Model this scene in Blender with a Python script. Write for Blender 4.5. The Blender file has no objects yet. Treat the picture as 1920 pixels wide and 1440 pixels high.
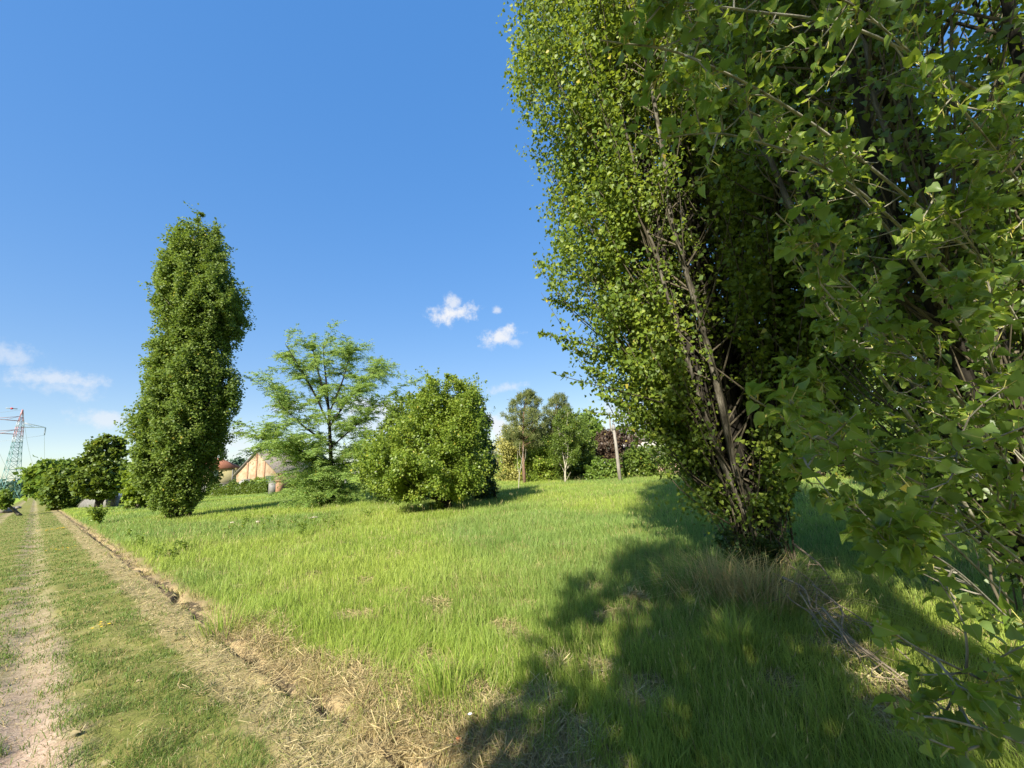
import bpy, math
import numpy as np
from mathutils import Vector, Matrix
rng = np.random.default_rng(7)
S = bpy.context.scene
COL = S.collection
PI = math.pi

# ------------------------------------------------------------------ camera
F = 760.0; PITCH = math.radians(11); ROLL = math.radians(3.7); EYE = 1.6
FW = np.array([0, math.cos(PITCH), math.sin(PITCH)])
_u0 = np.array([0, -math.sin(PITCH), math.cos(PITCH)]); _r0 = np.array([1., 0, 0])
RT = _r0 * math.cos(ROLL) - _u0 * math.sin(ROLL)
UP = _u0 * math.cos(ROLL) + _r0 * math.sin(ROLL)
CAM = np.array([0, 0, EYE])
cd = bpy.data.cameras.new('camera'); cam = bpy.data.objects.new('camera', cd); COL.objects.link(cam)
cd.sensor_width = 36; cd.lens = F / 1920 * 36; cd.clip_start = .05; cd.clip_end = 5000
cam.matrix_world = Matrix(((RT[0], UP[0], -FW[0], 0), (RT[1], UP[1], -FW[1], 0), (RT[2], UP[2], -FW[2], EYE), (0, 0, 0, 1)))
S.camera = cam

def ray(x, y): return RT * (x - 960) + UP * (720 - y) + FW * F
def at(x, y, depth): return CAM + ray(x, y) * (depth / F)            # a point at a depth in front of the lens
def ground_at(x, y, z=0.):
    d = ray(x, y); return CAM + d * ((z - EYE) / d[2])
def project(P):
    q = P - CAM; w = q @ FW
    return 960 + F * (q @ RT) / w, 720 - F * (q @ UP) / w, w
# frame of the farm track: u across it (to the right), v along it
TA = math.radians(-49.47)
TV = np.array([math.sin(TA), math.cos(TA)]); TU = np.array([math.cos(TA), -math.sin(TA)])
SUN_AZ = math.radians(22); SUN_EL = math.radians(33)                  # direction in which shadows fall

# ------------------------------------------------------------------ helpers
def tag(o, label=None, cat=None, group=None, kind=None):
    if label: o['label'] = label
    if cat: o['category'] = cat
    if group: o['group'] = group
    if kind: o['kind'] = kind
    return o
def empty(name, loc, label, cat, group=None, rz=0):
    o = bpy.data.objects.new(name, None); COL.objects.link(o); o.empty_display_size = .2
    o.location = [float(a) for a in loc]; o.rotation_euler = (0, 0, rz)
    return tag(o, label, cat, group)

class MB:
    """collects vertices and faces (numpy) and links them as one mesh object"""
    def __init__(s): s.v = []; s.f = {3: [], 4: []}; s.n = 0; s.c = []
    def add(s, v, f, col=None):
        v = np.asarray(v, float).reshape(-1, 3); f = np.asarray(f, int)
        s.v.append(v); s.f[f.shape[1]].append(f + s.n); s.n += len(v)
        s.c.append(np.ones((len(v), 3)) if col is None else np.broadcast_to(np.asarray(col, float), (len(v), 3)))
    def add2(s, v, f3, f4, col=None):
        n0 = s.n; s.add(v, f4, col)
        s.f[3].append(np.asarray(f3, int) + n0)
    def inst(s, tmpl, faces, O, M, sc, col=None):
        """instances of a template; O (n,3) origins, M (n,3,3) frames with axes in rows, sc (n,) sizes"""
        n, k = len(O), len(tmpl)
        if n == 0: return
        V = np.einsum('kj,njl->nkl', tmpl, M) * np.asarray(sc)[:, None, None] + O[:, None, :]
        faces = [f for f in faces]
        for w in (3, 4):
            fw = [f for f in faces if len(f) == w]
            if fw:
                fw = np.array(fw)
                s.f[w].append((fw[None] + (np.arange(n) * k)[:, None, None]).reshape(-1, w) + s.n)
        s.v.append(V.reshape(-1, 3)); s.n += n * k
        if col is None: s.c.append(np.ones((n * k, 3)))
        else: s.c.append(np.repeat(np.asarray(col, float), k, axis=0))
    def tube(s, pts, rad, sides=6, cap=True):
        P = np.asarray(pts, float); m = len(P); rad = np.broadcast_to(np.asarray(rad, float), (m,))
        T = np.gradient(P, axis=0); T /= np.linalg.norm(T, axis=1)[:, None] + 1e-9
        ref = np.array([0, 0, 1.]) if abs(T[0, 2]) < .8 else np.array([1., 0, 0])
        A = np.cross(T, ref); A /= np.linalg.norm(A, axis=1)[:, None] + 1e-9
        B = np.cross(T, A)
        a = np.arange(sides) * 2 * PI / sides
        V = P[:, None] + rad[:, None, None] * (A[:, None] * np.cos(a)[None, :, None] + B[:, None] * np.sin(a)[None, :, None])
        i = np.arange(m - 1)[:, None] * sides; j = np.arange(sides)[None]; k = (j + 1) % sides
        f = np.stack([i + j, i + k, i + sides + k, i + sides + j], -1).reshape(-1, 4)
        s.add(V.reshape(-1, 3), f)
        if cap:
            n0 = s.n; s.v.append(P[[0, -1]]); s.c.append(np.ones((2, 3))); s.n += 2
            b = n0 - m * sides
            j = np.arange(sides)
            s.f[3].append(np.stack([b + (j + 1) % sides, b + j, np.full(sides, n0)], -1))
            e = b + (m - 1) * sides
            s.f[3].append(np.stack([e + j, e + (j + 1) % sides, np.full(sides, n0 + 1)], -1))
    def box(s, c, d, rz=0, taper=1.):
        x, y, z = np.array(d) / 2
        V = np.array([[a * x * (taper if e > 0 else 1), b * y * (taper if e > 0 else 1), e * z] for e in (-1, 1) for a, b in ((-1, -1), (1, -1), (1, 1), (-1, 1))])
        R = np.array([[math.cos(rz), math.sin(rz), 0], [-math.sin(rz), math.cos(rz), 0], [0, 0, 1]])
        s.add(V @ R + np.array(c), [[3, 2, 1, 0], [4, 5, 6, 7], [0, 1, 5, 4], [1, 2, 6, 5], [2, 3, 7, 6], [3, 0, 4, 7]])
    def build(s, name, mat, parent=None, smooth=False, loc=None, extra=None):
        if extra:                                                       # (collector, material): same object, second material
            n3 = sum(len(q) for q in s.f[3]); n4 = sum(len(q) for q in s.f[4]); E_ = extra[0]; m3 = sum(len(q) for q in E_.f[3]); m4 = sum(len(q) for q in E_.f[4])
            s.v += E_.v; s.c += E_.c
            for w in (3, 4): s.f[w] += [q + s.n for q in E_.f[w]]
            s.n += E_.n; idx = np.concatenate([np.zeros(n3), np.ones(m3), np.zeros(n4), np.ones(m4)]).astype(np.int32)
        me = bpy.data.meshes.new(name)
        V = np.concatenate(s.v) if s.v else np.zeros((0, 3))
        if loc is not None: V = V - np.asarray(loc, float)
        elif parent is not None:
            V = V - np.array(parent['_base'] if '_base' in parent else parent.location)
        f3 = np.concatenate(s.f[3]) if s.f[3] else np.zeros((0, 3), int)
        f4 = np.concatenate(s.f[4]) if s.f[4] else np.zeros((0, 4), int)
        me.vertices.add(len(V)); me.vertices.foreach_set('co', V.astype(np.float32).ravel())
        L = np.concatenate([f3.ravel(), f4.ravel()]).astype(np.int32)
        me.loops.add(len(L)); me.loops.foreach_set('vertex_index', L)
        st = np.concatenate([np.arange(len(f3)) * 3, len(f3) * 3 + np.arange(len(f4)) * 4]).astype(np.int32)
        me.polygons.add(len(st)); me.polygons.foreach_set('loop_start', st)
        c = np.concatenate(s.c); c = np.concatenate([c, np.ones((len(c), 1))], 1)
        at_ = me.attributes.new('tint', 'FLOAT_COLOR', 'POINT'); at_.data.foreach_set('color', c.astype(np.float32).ravel())
        if smooth: me.polygons.foreach_set('use_smooth', np.ones(len(st), bool))
        me.update(calc_edges=True)
        me.materials.append(mat)
        if extra: me.materials.append(extra[1]); me.polygons.foreach_set('material_index', idx)
        me.validate()
        o = bpy.data.objects.new(name, me); COL.objects.link(o)
        if parent is not None: o.parent = parent
        elif loc is not None: o.location = [float(a) for a in loc]
        return o

def unit(a): return a / (np.linalg.norm(a, axis=-1, keepdims=True) + 1e-9)
def frames(tip, nrm):
    """rows: side, tip direction, normal"""
    t = unit(tip); x = unit(np.cross(t, nrm)); n = np.cross(x, t)
    return np.stack([x, t, n], 1)
def randdir(n): return unit(rng.normal(size=(n, 3)))
def catmull(P, n):
    P = np.asarray(P, float); Q = np.vstack([2 * P[0] - P[1], P, 2 * P[-1] - P[-2]])
    t = np.linspace(0, len(P) - 1 - 1e-6, n); i = t.astype(int); f = (t - i)[:, None]
    a, b, c, d = Q[i], Q[i + 1], Q[i + 2], Q[i + 3]
    return .5 * (2 * b + (c - a) * f + (2 * a - 5 * b + 4 * c - d) * f ** 2 + (3 * b - a - 3 * c + d) * f ** 3)
def smooth_noise(x, y, sc, seed):
    r = np.random.default_rng(seed); out = np.zeros(np.shape(x))
    for k in range(7):
        a = r.uniform(0, 2 * PI); w = r.uniform(.6, 1.7) / sc; p = r.uniform(0, 2 * PI)
        out = out + np.sin((x * math.cos(a) + y * math.sin(a)) * w * 2 * PI + p + 1.5 * np.sin((x * math.sin(a) - y * math.cos(a)) * w * 3 + p))
    return out / 7 ** .5 / .8
def noise3(P, sc, seed):
    r = np.random.default_rng(seed); out = np.zeros(len(P))
    for k in range(8):
        a = unit(r.normal(size=3)); b = unit(r.normal(size=3)); w = 2 * PI * r.uniform(.6, 1.6) / sc
        out += np.sin(P @ a * w + r.uniform(0, 6) + 1.6 * np.sin(P @ b * w * .7 + r.uniform(0, 6)))
    return out / 2.4
# leaf templates (side, tip, normal)
KITE = np.array([[0, 0, 0], [-.42, .38, .10], [0, 1, -.06], [.42, .38, .10]]); KITE_F = [[0, 3, 2, 1]]
DELT = np.array([[0, 0, 0], [-.40, .08, .07], [-.40, .40, .09], [0, 1.0, -.10], [.40, .40, .09], [.40, .08, .07]]); DELT_F = [[0, 3, 2, 1], [0, 5, 4, 3]]
FULL = np.array([[0, 0, 0], [-.30, -.10, .05], [-.53, .10, .12], [-.47, .33, .14], [-.24, .68, .06], [0, 1.05, -.16],
                 [.24, .68, .06], [.47, .33, .14], [.53, .10, .12], [.30, -.10, .05], [0, .35, 0.0], [0, .68, -.04]])
FULL_F = [[0, 10, 2, 1], [10, 3, 2], [10, 11, 4, 3], [11, 5, 4], [0, 9, 8, 10], [10, 8, 7], [10, 7, 6, 11], [11, 6, 5]]
STRIP = np.array([[-.5, 0, 0], [.5, 0, 0], [.5, 1, 0], [-.5, 1, 0]]); STRIP_F = [[0, 1, 2, 3]]

# ------------------------------------------------------------------ materials
def mat(name):
    m = bpy.data.materials.new(name); m.use_nodes = True; nt = m.node_tree; nt.nodes.clear()
    return m, nt, (lambda t, **k: node(nt, t, **k))
def node(nt, t, **k):
    n = nt.nodes.new(t)
    for a, v in k.items():
        if a.startswith('i_'):
            key = a[2:]; key = int(key) if key.isdigit() else key.replace('_', ' ')
            n.inputs[key].default_value = v
        else: setattr(n, a, v)
    return n
def ramp(N, stops):
    r = N('ShaderNodeValToRGB'); e = r.color_ramp.elements
    while len(e) < len(stops): e.new(.5)
    for q, (p, c) in zip(e, stops): q.position = p; q.color = (*c, 1) if len(c) == 3 else c
    return r
def leaf_mat(name, cols, trans_col, back=None, trans=.35, rough=.45, spec=.4, clump=1.2, yellow=.012):
    m, nt, N = mat(name); L = nt.links.new
    geo = N('ShaderNodeNewGeometry'); tc = N('ShaderNodeTexCoord')
    nz = N('ShaderNodeTexNoise', i_Scale=clump, i_Detail=2.); L(tc.outputs['Object'], nz.inputs['Vector'])
    mx = N('ShaderNodeMath', operation='MULTIPLY_ADD', i_1=.55, i_2=-.05); L(geo.outputs['Random Per Island'], mx.inputs[0])
    ad = N('ShaderNodeMath', operation='MULTIPLY_ADD', i_1=.8); L(nz.outputs['Fac'], ad.inputs[0]); L(mx.outputs[0], ad.inputs[2])
    sb = N('ShaderNodeMath', operation='SUBTRACT', i_1=.15); L(ad.outputs[0], sb.inputs[0])
    k = len(cols); r = ramp(N, [(i / (k - 1), c) for i, c in enumerate(cols)]); L(sb.outputs[0], r.inputs['Fac'])
    colr = r.outputs['Color']
    if yellow:
        gt = N('ShaderNodeMath', operation='GREATER_THAN', i_1=1 - yellow); L(geo.outputs['Random Per Island'], gt.inputs[0])
        my = N('ShaderNodeMix', data_type='RGBA'); my.inputs[7].default_value = (.32, .27, .04, 1); L(gt.outputs[0], my.inputs[0]); L(colr, my.inputs[6]); colr = my.outputs[2]
    if back:
        mb = N('ShaderNodeMix', data_type='RGBA'); mb.inputs[7].default_value = (*back, 1)
        ms = N('ShaderNodeMath', operation='MULTIPLY', i_1=.7); L(geo.outputs['Backfacing'], ms.inputs[0])
        L(ms.outputs[0], mb.inputs[0]); L(colr, mb.inputs[6]); colr = mb.outputs[2]
    b = N('ShaderNodeBsdfPrincipled', i_Roughness=rough); b.inputs['Specular IOR Level'].default_value = spec
    L(colr, b.inputs['Base Color'])
    t = N('ShaderNodeBsdfTranslucent', i_Color=(*trans_col, 1))
    x = N('ShaderNodeMixShader', i_0=trans); L(b.outputs[0], x.inputs[1]); L(t.outputs[0], x.inputs[2])
    o = N('ShaderNodeOutputMaterial'); L(x.outputs[0], o.inputs[0]); return m
def tint_mat(name, trans=.35, tcol=1.3, rough=.55, spec=.25):
    m, nt, N = mat(name); L = nt.links.new
    a = N('ShaderNodeAttribute', attribute_name='tint')
    b = N('ShaderNodeBsdfPrincipled', i_Roughness=rough); b.inputs['Specular IOR Level'].default_value = spec
    L(a.outputs['Color'], b.inputs['Base Color'])
    o = N('ShaderNodeOutputMaterial')
    if trans > 0:
        g = N('ShaderNodeVectorMath', operation='SCALE'); g.inputs['Scale'].default_value = tcol; L(a.outputs['Color'], g.inputs[0])
        t = N('ShaderNodeBsdfTranslucent'); L(g.outputs[0], t.inputs['Color'])
        x = N('ShaderNodeMixShader', i_0=trans); L(b.outputs[0], x.inputs[1]); L(t.outputs[0], x.inputs[2]); L(x.outputs[0], o.inputs[0])
    else: L(b.outputs[0], o.inputs[0])
    return m
def rough_mat(name, stops, scale=8., stretch=(1, 1, 1), bump=.3, rough=.85, detail=6., spec=.2, metal=0., bdist=.02):
    m, nt, N = mat(name); L = nt.links.new
    tc = N('ShaderNodeTexCoord'); mp = N('ShaderNodeMapping'); mp.inputs['Scale'].default_value = stretch
    L(tc.outputs['Object'], mp.inputs['Vector'])
    nz = N('ShaderNodeTexNoise', i_Scale=scale, i_Detail=detail, i_Roughness=.65); L(mp.outputs[0], nz.inputs['Vector'])
    r = ramp(N, stops); L(nz.outputs['Fac'], r.inputs['Fac'])
    b = N('ShaderNodeBsdfPrincipled', i_Roughness=rough, i_Metallic=metal); b.inputs['Specular IOR Level'].default_value = spec
    L(r.outputs['Color'], b.inputs['Base Color'])
    bp = N('ShaderNodeBump', i_Strength=bump, i_Distance=bdist); L(nz.outputs['Fac'], bp.inputs['Height']); L(bp.outputs[0], b.inputs['Normal'])
    o = N('ShaderNodeOutputMaterial'); L(b.outputs[0], o.inputs[0]); return m

M = {}
M['poplar'] = leaf_mat('poplar_leaf', [(.040, .075, .010), (.088, .138, .016), (.165, .215, .026), (.25, .28, .045)], (.32, .40, .03), back=(.10, .15, .05), trans=.34, rough=.48, spec=.25)
M['poplar_near'] = leaf_mat('near_poplar_leaf', [(.065, .12, .015), (.135, .21, .026), (.25, .32, .05)], (.42, .52, .045), back=(.12, .18, .06), trans=.40, rough=.42, spec=.32)  # poplar leaf lightened so the front boughs stand out as lit
M['poplar_shade'] = leaf_mat('shaded_poplar_leaf', [(.035, .066, .010), (.068, .115, .016), (.12, .17, .026)], (.27, .36, .03), back=(.08, .12, .04), trans=.36, rough=.42, spec=.35)  # same poplar leaf darkened, shade of the inner crown painted into its colour
M['poplar_far'] = leaf_mat('far_poplar_leaf', [(.040, .075, .012), (.080, .128, .018), (.14, .19, .034), (.21, .25, .07)], (.26, .36, .04), back=(.11, .15, .06), trans=.32, rough=.55, spec=.22, clump=.8)
M['bush'] = leaf_mat('bush_leaf', [(.052, .095, .014), (.108, .165, .02), (.18, .235, .03), (.26, .29, .05)], (.31, .41, .035), trans=.34, spec=.3)
M['locust'] = leaf_mat('locust_leaflet', [(.13, .235, .06), (.19, .29, .075), (.26, .34, .085)], (.40, .52, .12), trans=.5, spec=.25)
M['pine'] = leaf_mat('pine_needle', [(.075, .10, .032), (.13, .155, .048), (.20, .215, .075)], (.19, .23, .06), trans=.3, spec=.25)
M['pale_shrub'] = leaf_mat('pale_yellow_leaf', [(.17, .18, .03), (.28, .27, .07), (.40, .37, .13)], (.38, .37, .07), trans=.3, spec=.25)
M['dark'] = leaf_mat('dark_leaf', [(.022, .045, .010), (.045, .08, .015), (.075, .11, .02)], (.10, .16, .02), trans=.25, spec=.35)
M['chestnut'] = leaf_mat('chestnut_leaf', [(.045, .08, .012), (.09, .135, .018), (.15, .19, .03)], (.24, .31, .03), trans=.28, spec=.4)
M['bright'] = leaf_mat('bright_leaf', [(.07, .13, .018), (.115, .18, .028), (.17, .235, .04)], (.25, .34, .04), trans=.36, spec=.3)
M['mid'] = leaf_mat('mid_leaf', [(.05, .09, .014), (.09, .135, .02), (.135, .18, .03)], (.22, .29, .03), trans=.33, spec=.3)
M['purple'] = leaf_mat('purple_leaf', [(.045, .032, .02), (.08, .055, .036), (.12, .085, .055)], (.12, .03, .03), trans=.25, spec=.3)
M['haze'] = leaf_mat('haze_tint_leaf', [(.07, .12, .09), (.09, .14, .10), (.11, .16, .11)], (.1, .16, .08), trans=.2, spec=.1)  # blue-green cast of distance haze mixed into the leaf colour
M['bark'] = rough_mat('poplar_bark', [(.30, (.022, .019, .014)), (.5, (.085, .075, .055)), (.70, (.20, .185, .145))], 6, (3, 3, .5), .9, bdist=.03)
M['palebark'] = rough_mat('pale_bark', [(.32, (.10, .09, .06)), (.5, (.27, .25, .19)), (.7, (.42, .39, .31))], 6, (2, 2, .7), .4)
M['darkshadebark'] = rough_mat('dark_shade_bark', [(.3, (.008, .007, .005)), (.6, (.026, .022, .016)), (.78, (.075, .066, .05))], 9, (2, 2, .5), .7)  # dark bark taken near black, carrying the crown's shade in its colour
M['pinebark'] = rough_mat('pine_bark', [(.3, (.07, .04, .025)), (.6, (.17, .105, .07)), (.75, (.25, .17, .12))], 9, (2, 2, .6), .8)
M['twig'] = rough_mat('twig', [(.3, (.04, .034, .022)), (.6, (.10, .085, .055))], 14, (1, 1, 1), .2)
M['greentwig'] = rough_mat('green_twig', [(.3, (.26, .27, .06)), (.6, (.42, .38, .12))], 14, (1, 1, 1), .1, rough=.5)
M['deadwood'] = rough_mat('dead_wood', [(.3, (.13, .10, .06)), (.6, (.34, .27, .18))], 20, (1, 1, 1), .3)
M['blade'] = tint_mat('grass_blade', .45, 1.45, .5, .3)
M['straw'] = tint_mat('straw', .12, 1.0, .8, .1)
M['plaster'] = rough_mat('old_plaster', [(.30, (.20, .11, .065)), (.42, (.25, .165, .10)), (.52, (.29, .225, .145)), (.68, (.33, .28, .195))], 1.6, (1, 1, .8), .2)
M['brick'] = rough_mat('brick_pilaster', [(.35, (.24, .12, .07)), (.65, (.32, .19, .12))], 5, (1, 1, 1), .3)
M['rooftile'] = rough_mat('grey_roof', [(.35, (.10, .09, .08)), (.6, (.17, .15, .13)), (.75, (.22, .19, .16))], 3, (1, 1, 1), .3)
M['redroof'] = rough_mat('red_tile_roof', [(.35, (.26, .10, .055)), (.65, (.38, .17, .10))], 6, (1, 1, 1), .3)
M['yellowwall'] = rough_mat('yellow_render', [(.35, (.42, .37, .17)), (.65, (.48, .43, .22))], 2, (1, 1, 1), .1)
M['whitewall'] = rough_mat('white_render', [(.35, (.30, .29, .28)), (.65, (.38, .37, .35))], 2, (1, 1, 1), .1)
M['pinkwall'] = rough_mat('pink_render', [(.35, (.34, .24, .18)), (.65, (.42, .32, .26))], 2, (1, 1, 1), .1)
M['shutter'] = rough_mat('dark_shutter', [(.35, (.03, .05, .035)), (.65, (.05, .07, .05))], 8, (1, 1, 1), .1, rough=.5)
M['concrete'] = rough_mat('concrete', [(.35, (.15, .145, .14)), (.65, (.25, .245, .235))], 6, (1, 1, 1), .3)
M['greymetal'] = rough_mat('grey_sheet', [(.35, (.125, .12, .115)), (.65, (.19, .185, .175))], 4, (1, 1, 1), .1, rough=.5)
M['pole'] = rough_mat('weathered_pole', [(.3, (.12, .105, .085)), (.55, (.22, .20, .17)), (.75, (.30, .275, .235))], 7, (1, 1, .3), .3)
M['rock'] = rough_mat('pale_stone', [(.3, (.25, .20, .15)), (.6, (.44, .38, .31))], 9, (1, 1, 1), .6)
M['darkrock'] = rough_mat('dark_stone', [(.3, (.10, .09, .08)), (.6, (.22, .20, .17))], 5, (1, 1, 1), .6)
M['brickbit'] = rough_mat('broken_brick', [(.3, (.40, .12, .05)), (.65, (.60, .24, .10))], 25, (1, 1, 1), .5)
def flat(name, c, rough=.5, metal=0., spec=.4): return rough_mat(name, [(.3, tuple(a * .9 for a in c)), (.7, c)], 15, bump=.02, rough=rough, metal=metal, spec=spec)
M['pylongreen'] = flat('green_paint', (.11, .25, .25)); M['pylonred'] = flat('red_paint', (.45, .21, .22)); M['pylonwhite'] = flat('white_paint', (.50, .50, .54))  # tower paints, the red paled towards pink for distance haze
M['wire'] = flat('aluminium_wire', (.30, .31, .33)); M['insulator'] = flat('insulator_glass', (.25, .28, .32)); M['redball'] = flat('red_ball', (.45, .03, .05))
M['carpaint'] = flat('dark_car_paint', (.035, .04, .05), .25, 0, .6); M['carglass'] = flat('car_glass', (.10, .12, .14), .08, 0, .9); M['tyre'] = flat('tyre', (.02, .02, .02), .8); M['lampglass'] = flat('headlight_glass', (.7, .7, .68), .15)
M['petal'] = flat('yellow_petal', (.80, .55, .02)); M['whitepetal'] = flat('white_petal', (.85, .85, .82)); M['stem'] = flat('flower_stem', (.08, .15, .03)); M['deadleaf'] = flat('dry_leaf', (.27, .22, .11))

# ------------------------------------------------------------------ world and sun
W = bpy.data.worlds.new('World'); S.world = W; W.use_nodes = True; nt = W.node_tree; nt.nodes.clear()
N = lambda t, **k: node(nt, t, **k); L = nt.links.new
sun_dir = np.array([-math.sin(SUN_AZ) * math.cos(SUN_EL), -math.cos(SUN_AZ) * math.cos(SUN_EL), math.sin(SUN_EL)])   # towards the sun
sky = N('ShaderNodeTexSky', sky_type='NISHITA', sun_disc=False, sun_elevation=SUN_EL, sun_rotation=math.atan2(sun_dir[0], sun_dir[1]), air_density=1.0, dust_density=.35, ozone_density=2.2)
gsk = N('ShaderNodeGamma', i_Gamma=.30); L(sky.outputs[0], gsk.inputs['Color'])
hs = N('ShaderNodeHueSaturation', i_Hue=.517, i_Saturation=2.9, i_Value=1.36); L(gsk.outputs[0], hs.inputs['Color'])
tc = N('ShaderNodeTexCoord')
nz = N('ShaderNodeTexNoise', i_Scale=30., i_Detail=9., i_Roughness=.66); L(tc.outputs['Generated'], nz.inputs['Vector'])
total = None
CL = [(848, 588, 44, 20, -.1, 1.), (850, 572, 20, 18, .5, .75), (938, 632, 36, 18, -.35, .95), (965, 642, 16, 9, 0, .5), (932, 582, 9, 8, 0, .6), (818, 580, 9, 6, 0, .35), (95, 708, 66, 20, .1, .6), (125, 728, 44, 18, .25, .45),
      (200, 785, 52, 17, .05, .6), (12, 665, 34, 24, .2, .5), (950, 727, 32, 10, -.2, .5), (540, 765, 28, 12, 0, .75), (690, 765, 70, 26, .15, .8), (680, 800, 90, 30, 0, .55), (940, 800, 40, 28, 0, .85), (440, 830, 60, 32, 0, .5), (1140, 830, 60, 45, 0, .75), (1180, 770, 60, 40, 0, .5)]
for (x, y, a, b, rot, k) in CL:
    d = unit(ray(x, y)); xr = ray(x + 20 * math.cos(rot), y + 20 * math.sin(rot)) - ray(x, y); xr = unit(xr - d * (xr @ d)); yr = unit(np.cross(d, xr))
    sx = N('ShaderNodeVectorMath', operation='DOT_PRODUCT'); sy = N('ShaderNodeVectorMath', operation='DOT_PRODUCT'); sz = N('ShaderNodeVectorMath', operation='DOT_PRODUCT')
    q = np.linalg.norm(ray(x, y))
    for s_, v_ in ((sx, xr * q / a), (sy, yr * q / b), (sz, d)):
        s_.inputs[1].default_value = v_; L(tc.outputs['Generated'], s_.inputs[0])
    h = N('ShaderNodeMath', operation='MULTIPLY'); L(sx.outputs['Value'], h.inputs[0]); L(sx.outputs['Value'], h.inputs[1])
    h2 = N('ShaderNodeMath', operation='MULTIPLY_ADD'); L(sy.outputs['Value'], h2.inputs[0]); L(sy.outputs['Value'], h2.inputs[1]); L(h.outputs[0], h2.inputs[2])
    sq = N('ShaderNodeMath', operation='SQRT'); L(h2.outputs[0], sq.inputs[0])
    ns = N('ShaderNodeMath', operation='MULTIPLY_ADD', i_1=-3.2, i_2=1.6); L(nz.outputs['Fac'], ns.inputs[0])
    ad = N('ShaderNodeMath', operation='ADD'); L(sq.outputs[0], ad.inputs[0]); L(ns.outputs[0], ad.inputs[1])
    mr = N('ShaderNodeMapRange', interpolation_type='SMOOTHSTEP'); mr.inputs['From Min'].default_value = 1.25; mr.inputs['From Max'].default_value = .15; mr.inputs['To Max'].default_value = k
    L(ad.outputs[0], mr.inputs['Value'])
    fr = N('ShaderNodeMath', operation='GREATER_THAN', i_1=.5); L(sz.outputs['Value'], fr.inputs[0])
    ml = N('ShaderNodeMath', operation='MULTIPLY'); L(mr.outputs[0], ml.inputs[0]); L(fr.outputs[0], ml.inputs[1])
    if total is None: total = ml.outputs[0]
    else:
        mxx = N('ShaderNodeMath', operation='MAXIMUM'); L(total, mxx.inputs[0]); L(ml.outputs[0], mxx.inputs[1]); total = mxx.outputs[0]
cm = N('ShaderNodeMix', data_type='RGBA'); cm.inputs[7].default_value = (2.15, 2.2, 2.3, 1)
L(total, cm.inputs[0]); L(hs.outputs[0], cm.inputs[6])
bg = N('ShaderNodeBackground', i_Strength=.15); L(cm.outputs[2], bg.inputs['Color'])
wo = N('ShaderNodeOutputWorld'); L(bg.outputs[0], wo.inputs[0])
ld = bpy.data.lights.new('sun', 'SUN'); ld.energy = 4.8; ld.angle = math.radians(.53); ld.color = (1, .93, .80)
lo = bpy.data.objects.new('sun', ld); COL.objects.link(lo); lo.rotation_euler = Vector(-sun_dir).to_track_quat('-Z', 'Y').to_euler(); lo.location = (-10, -20, 20)
S.view_settings.view_transform = 'Standard'; S.view_settings.look = 'None'; S.view_settings.exposure = 1.5; S.view_settings.gamma = 1
S.cycles.max_bounces = 9; S.cycles.diffuse_bounces = 5; S.cycles.transmission_bounces = 6; S.cycles.glossy_bounces = 2

# ------------------------------------------------------------------ ground: one sheet in the frame of the track, split where the path meets the meadow
def ground_z(x, y):
    u = x * TU[0] + y * TU[1]; v = x * TV[0] + y * TV[1]
    d = np.hypot(x, y)
    fade = np.clip(1.6 - d / 60, 0, 1)
    z = .018 * smooth_noise(x, y, 2.3, 3) * fade + .01 * smooth_noise(x, y, .7, 4) * np.clip(1.4 - d / 15, 0, 1)
    wob = .05 * smooth_noise(v, v * .3, 1.9, 5)
    z = z - .035 * np.exp(-((u - .12) / .18) ** 2) - .02 * np.exp(-((u + 1.4) / .2) ** 2)
    z = z - .075 * np.exp(-((u - 1.5 - wob) / .035) ** 2) * np.clip(.5 + .8 * smooth_noise(v, 0 * v, .6, 6), 0, 1.4) + .012 * smooth_noise(x, y, .28, 8) * np.exp(-((u - 1.45) / .25) ** 2) * np.clip(1.5 - d / 12, 0, 1)
    z = z + .04 * np.clip((u - 1.55) / .5, 0, 1)
    return z
def axis(parts):
    out = []
    for a, b, n in parts: out += list(np.linspace(a, b, n, endpoint=False))
    return np.array(out + [parts[-1][1]])
def geom(a, b, n): return list(a * (b / a) ** (np.arange(n) / n))
UL, UR = -2.4, 1.44
us_path = axis([(UL, -.5, 30), (-.5, 1.2, 42), (1.2, UR, 10)])
us_mead = np.array(list(np.linspace(UR, 1.75, 16)) + list(1.75 + np.array(geom(.05, 1500, 60))) + [1500.])
us_left = np.array([-1500.] + list(UL - np.array(geom(.1, 900, 24)))[::-1] + [UL])
vs = np.array(list(-np.array(geom(9, 1200, 16)))[::-1] + list(np.linspace(-8.8, 12, 170)) + list(12 + np.array(geom(.2, 1800, 55))) + [1800.])
def sheet(us, name, m):
    U, V = np.meshgrid(us, vs, indexing='ij'); X = U * TU[0] + V * TV[0]; Y = U * TU[1] + V * TV[1]
    P = np.stack([X, Y, ground_z(X, Y)], -1).reshape(-1, 3); a, b = U.shape
    i, j = np.meshgrid(np.arange(a - 1), np.arange(b - 1), indexing='ij'); q = (i * b + j).ravel()
    mb = MB(); mb.add(P, np.stack([q, q + b, q + b + 1, q + 1], -1))
    o = mb.build(name, m, smooth=True); o['kind'] = 'structure'; return o
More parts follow.
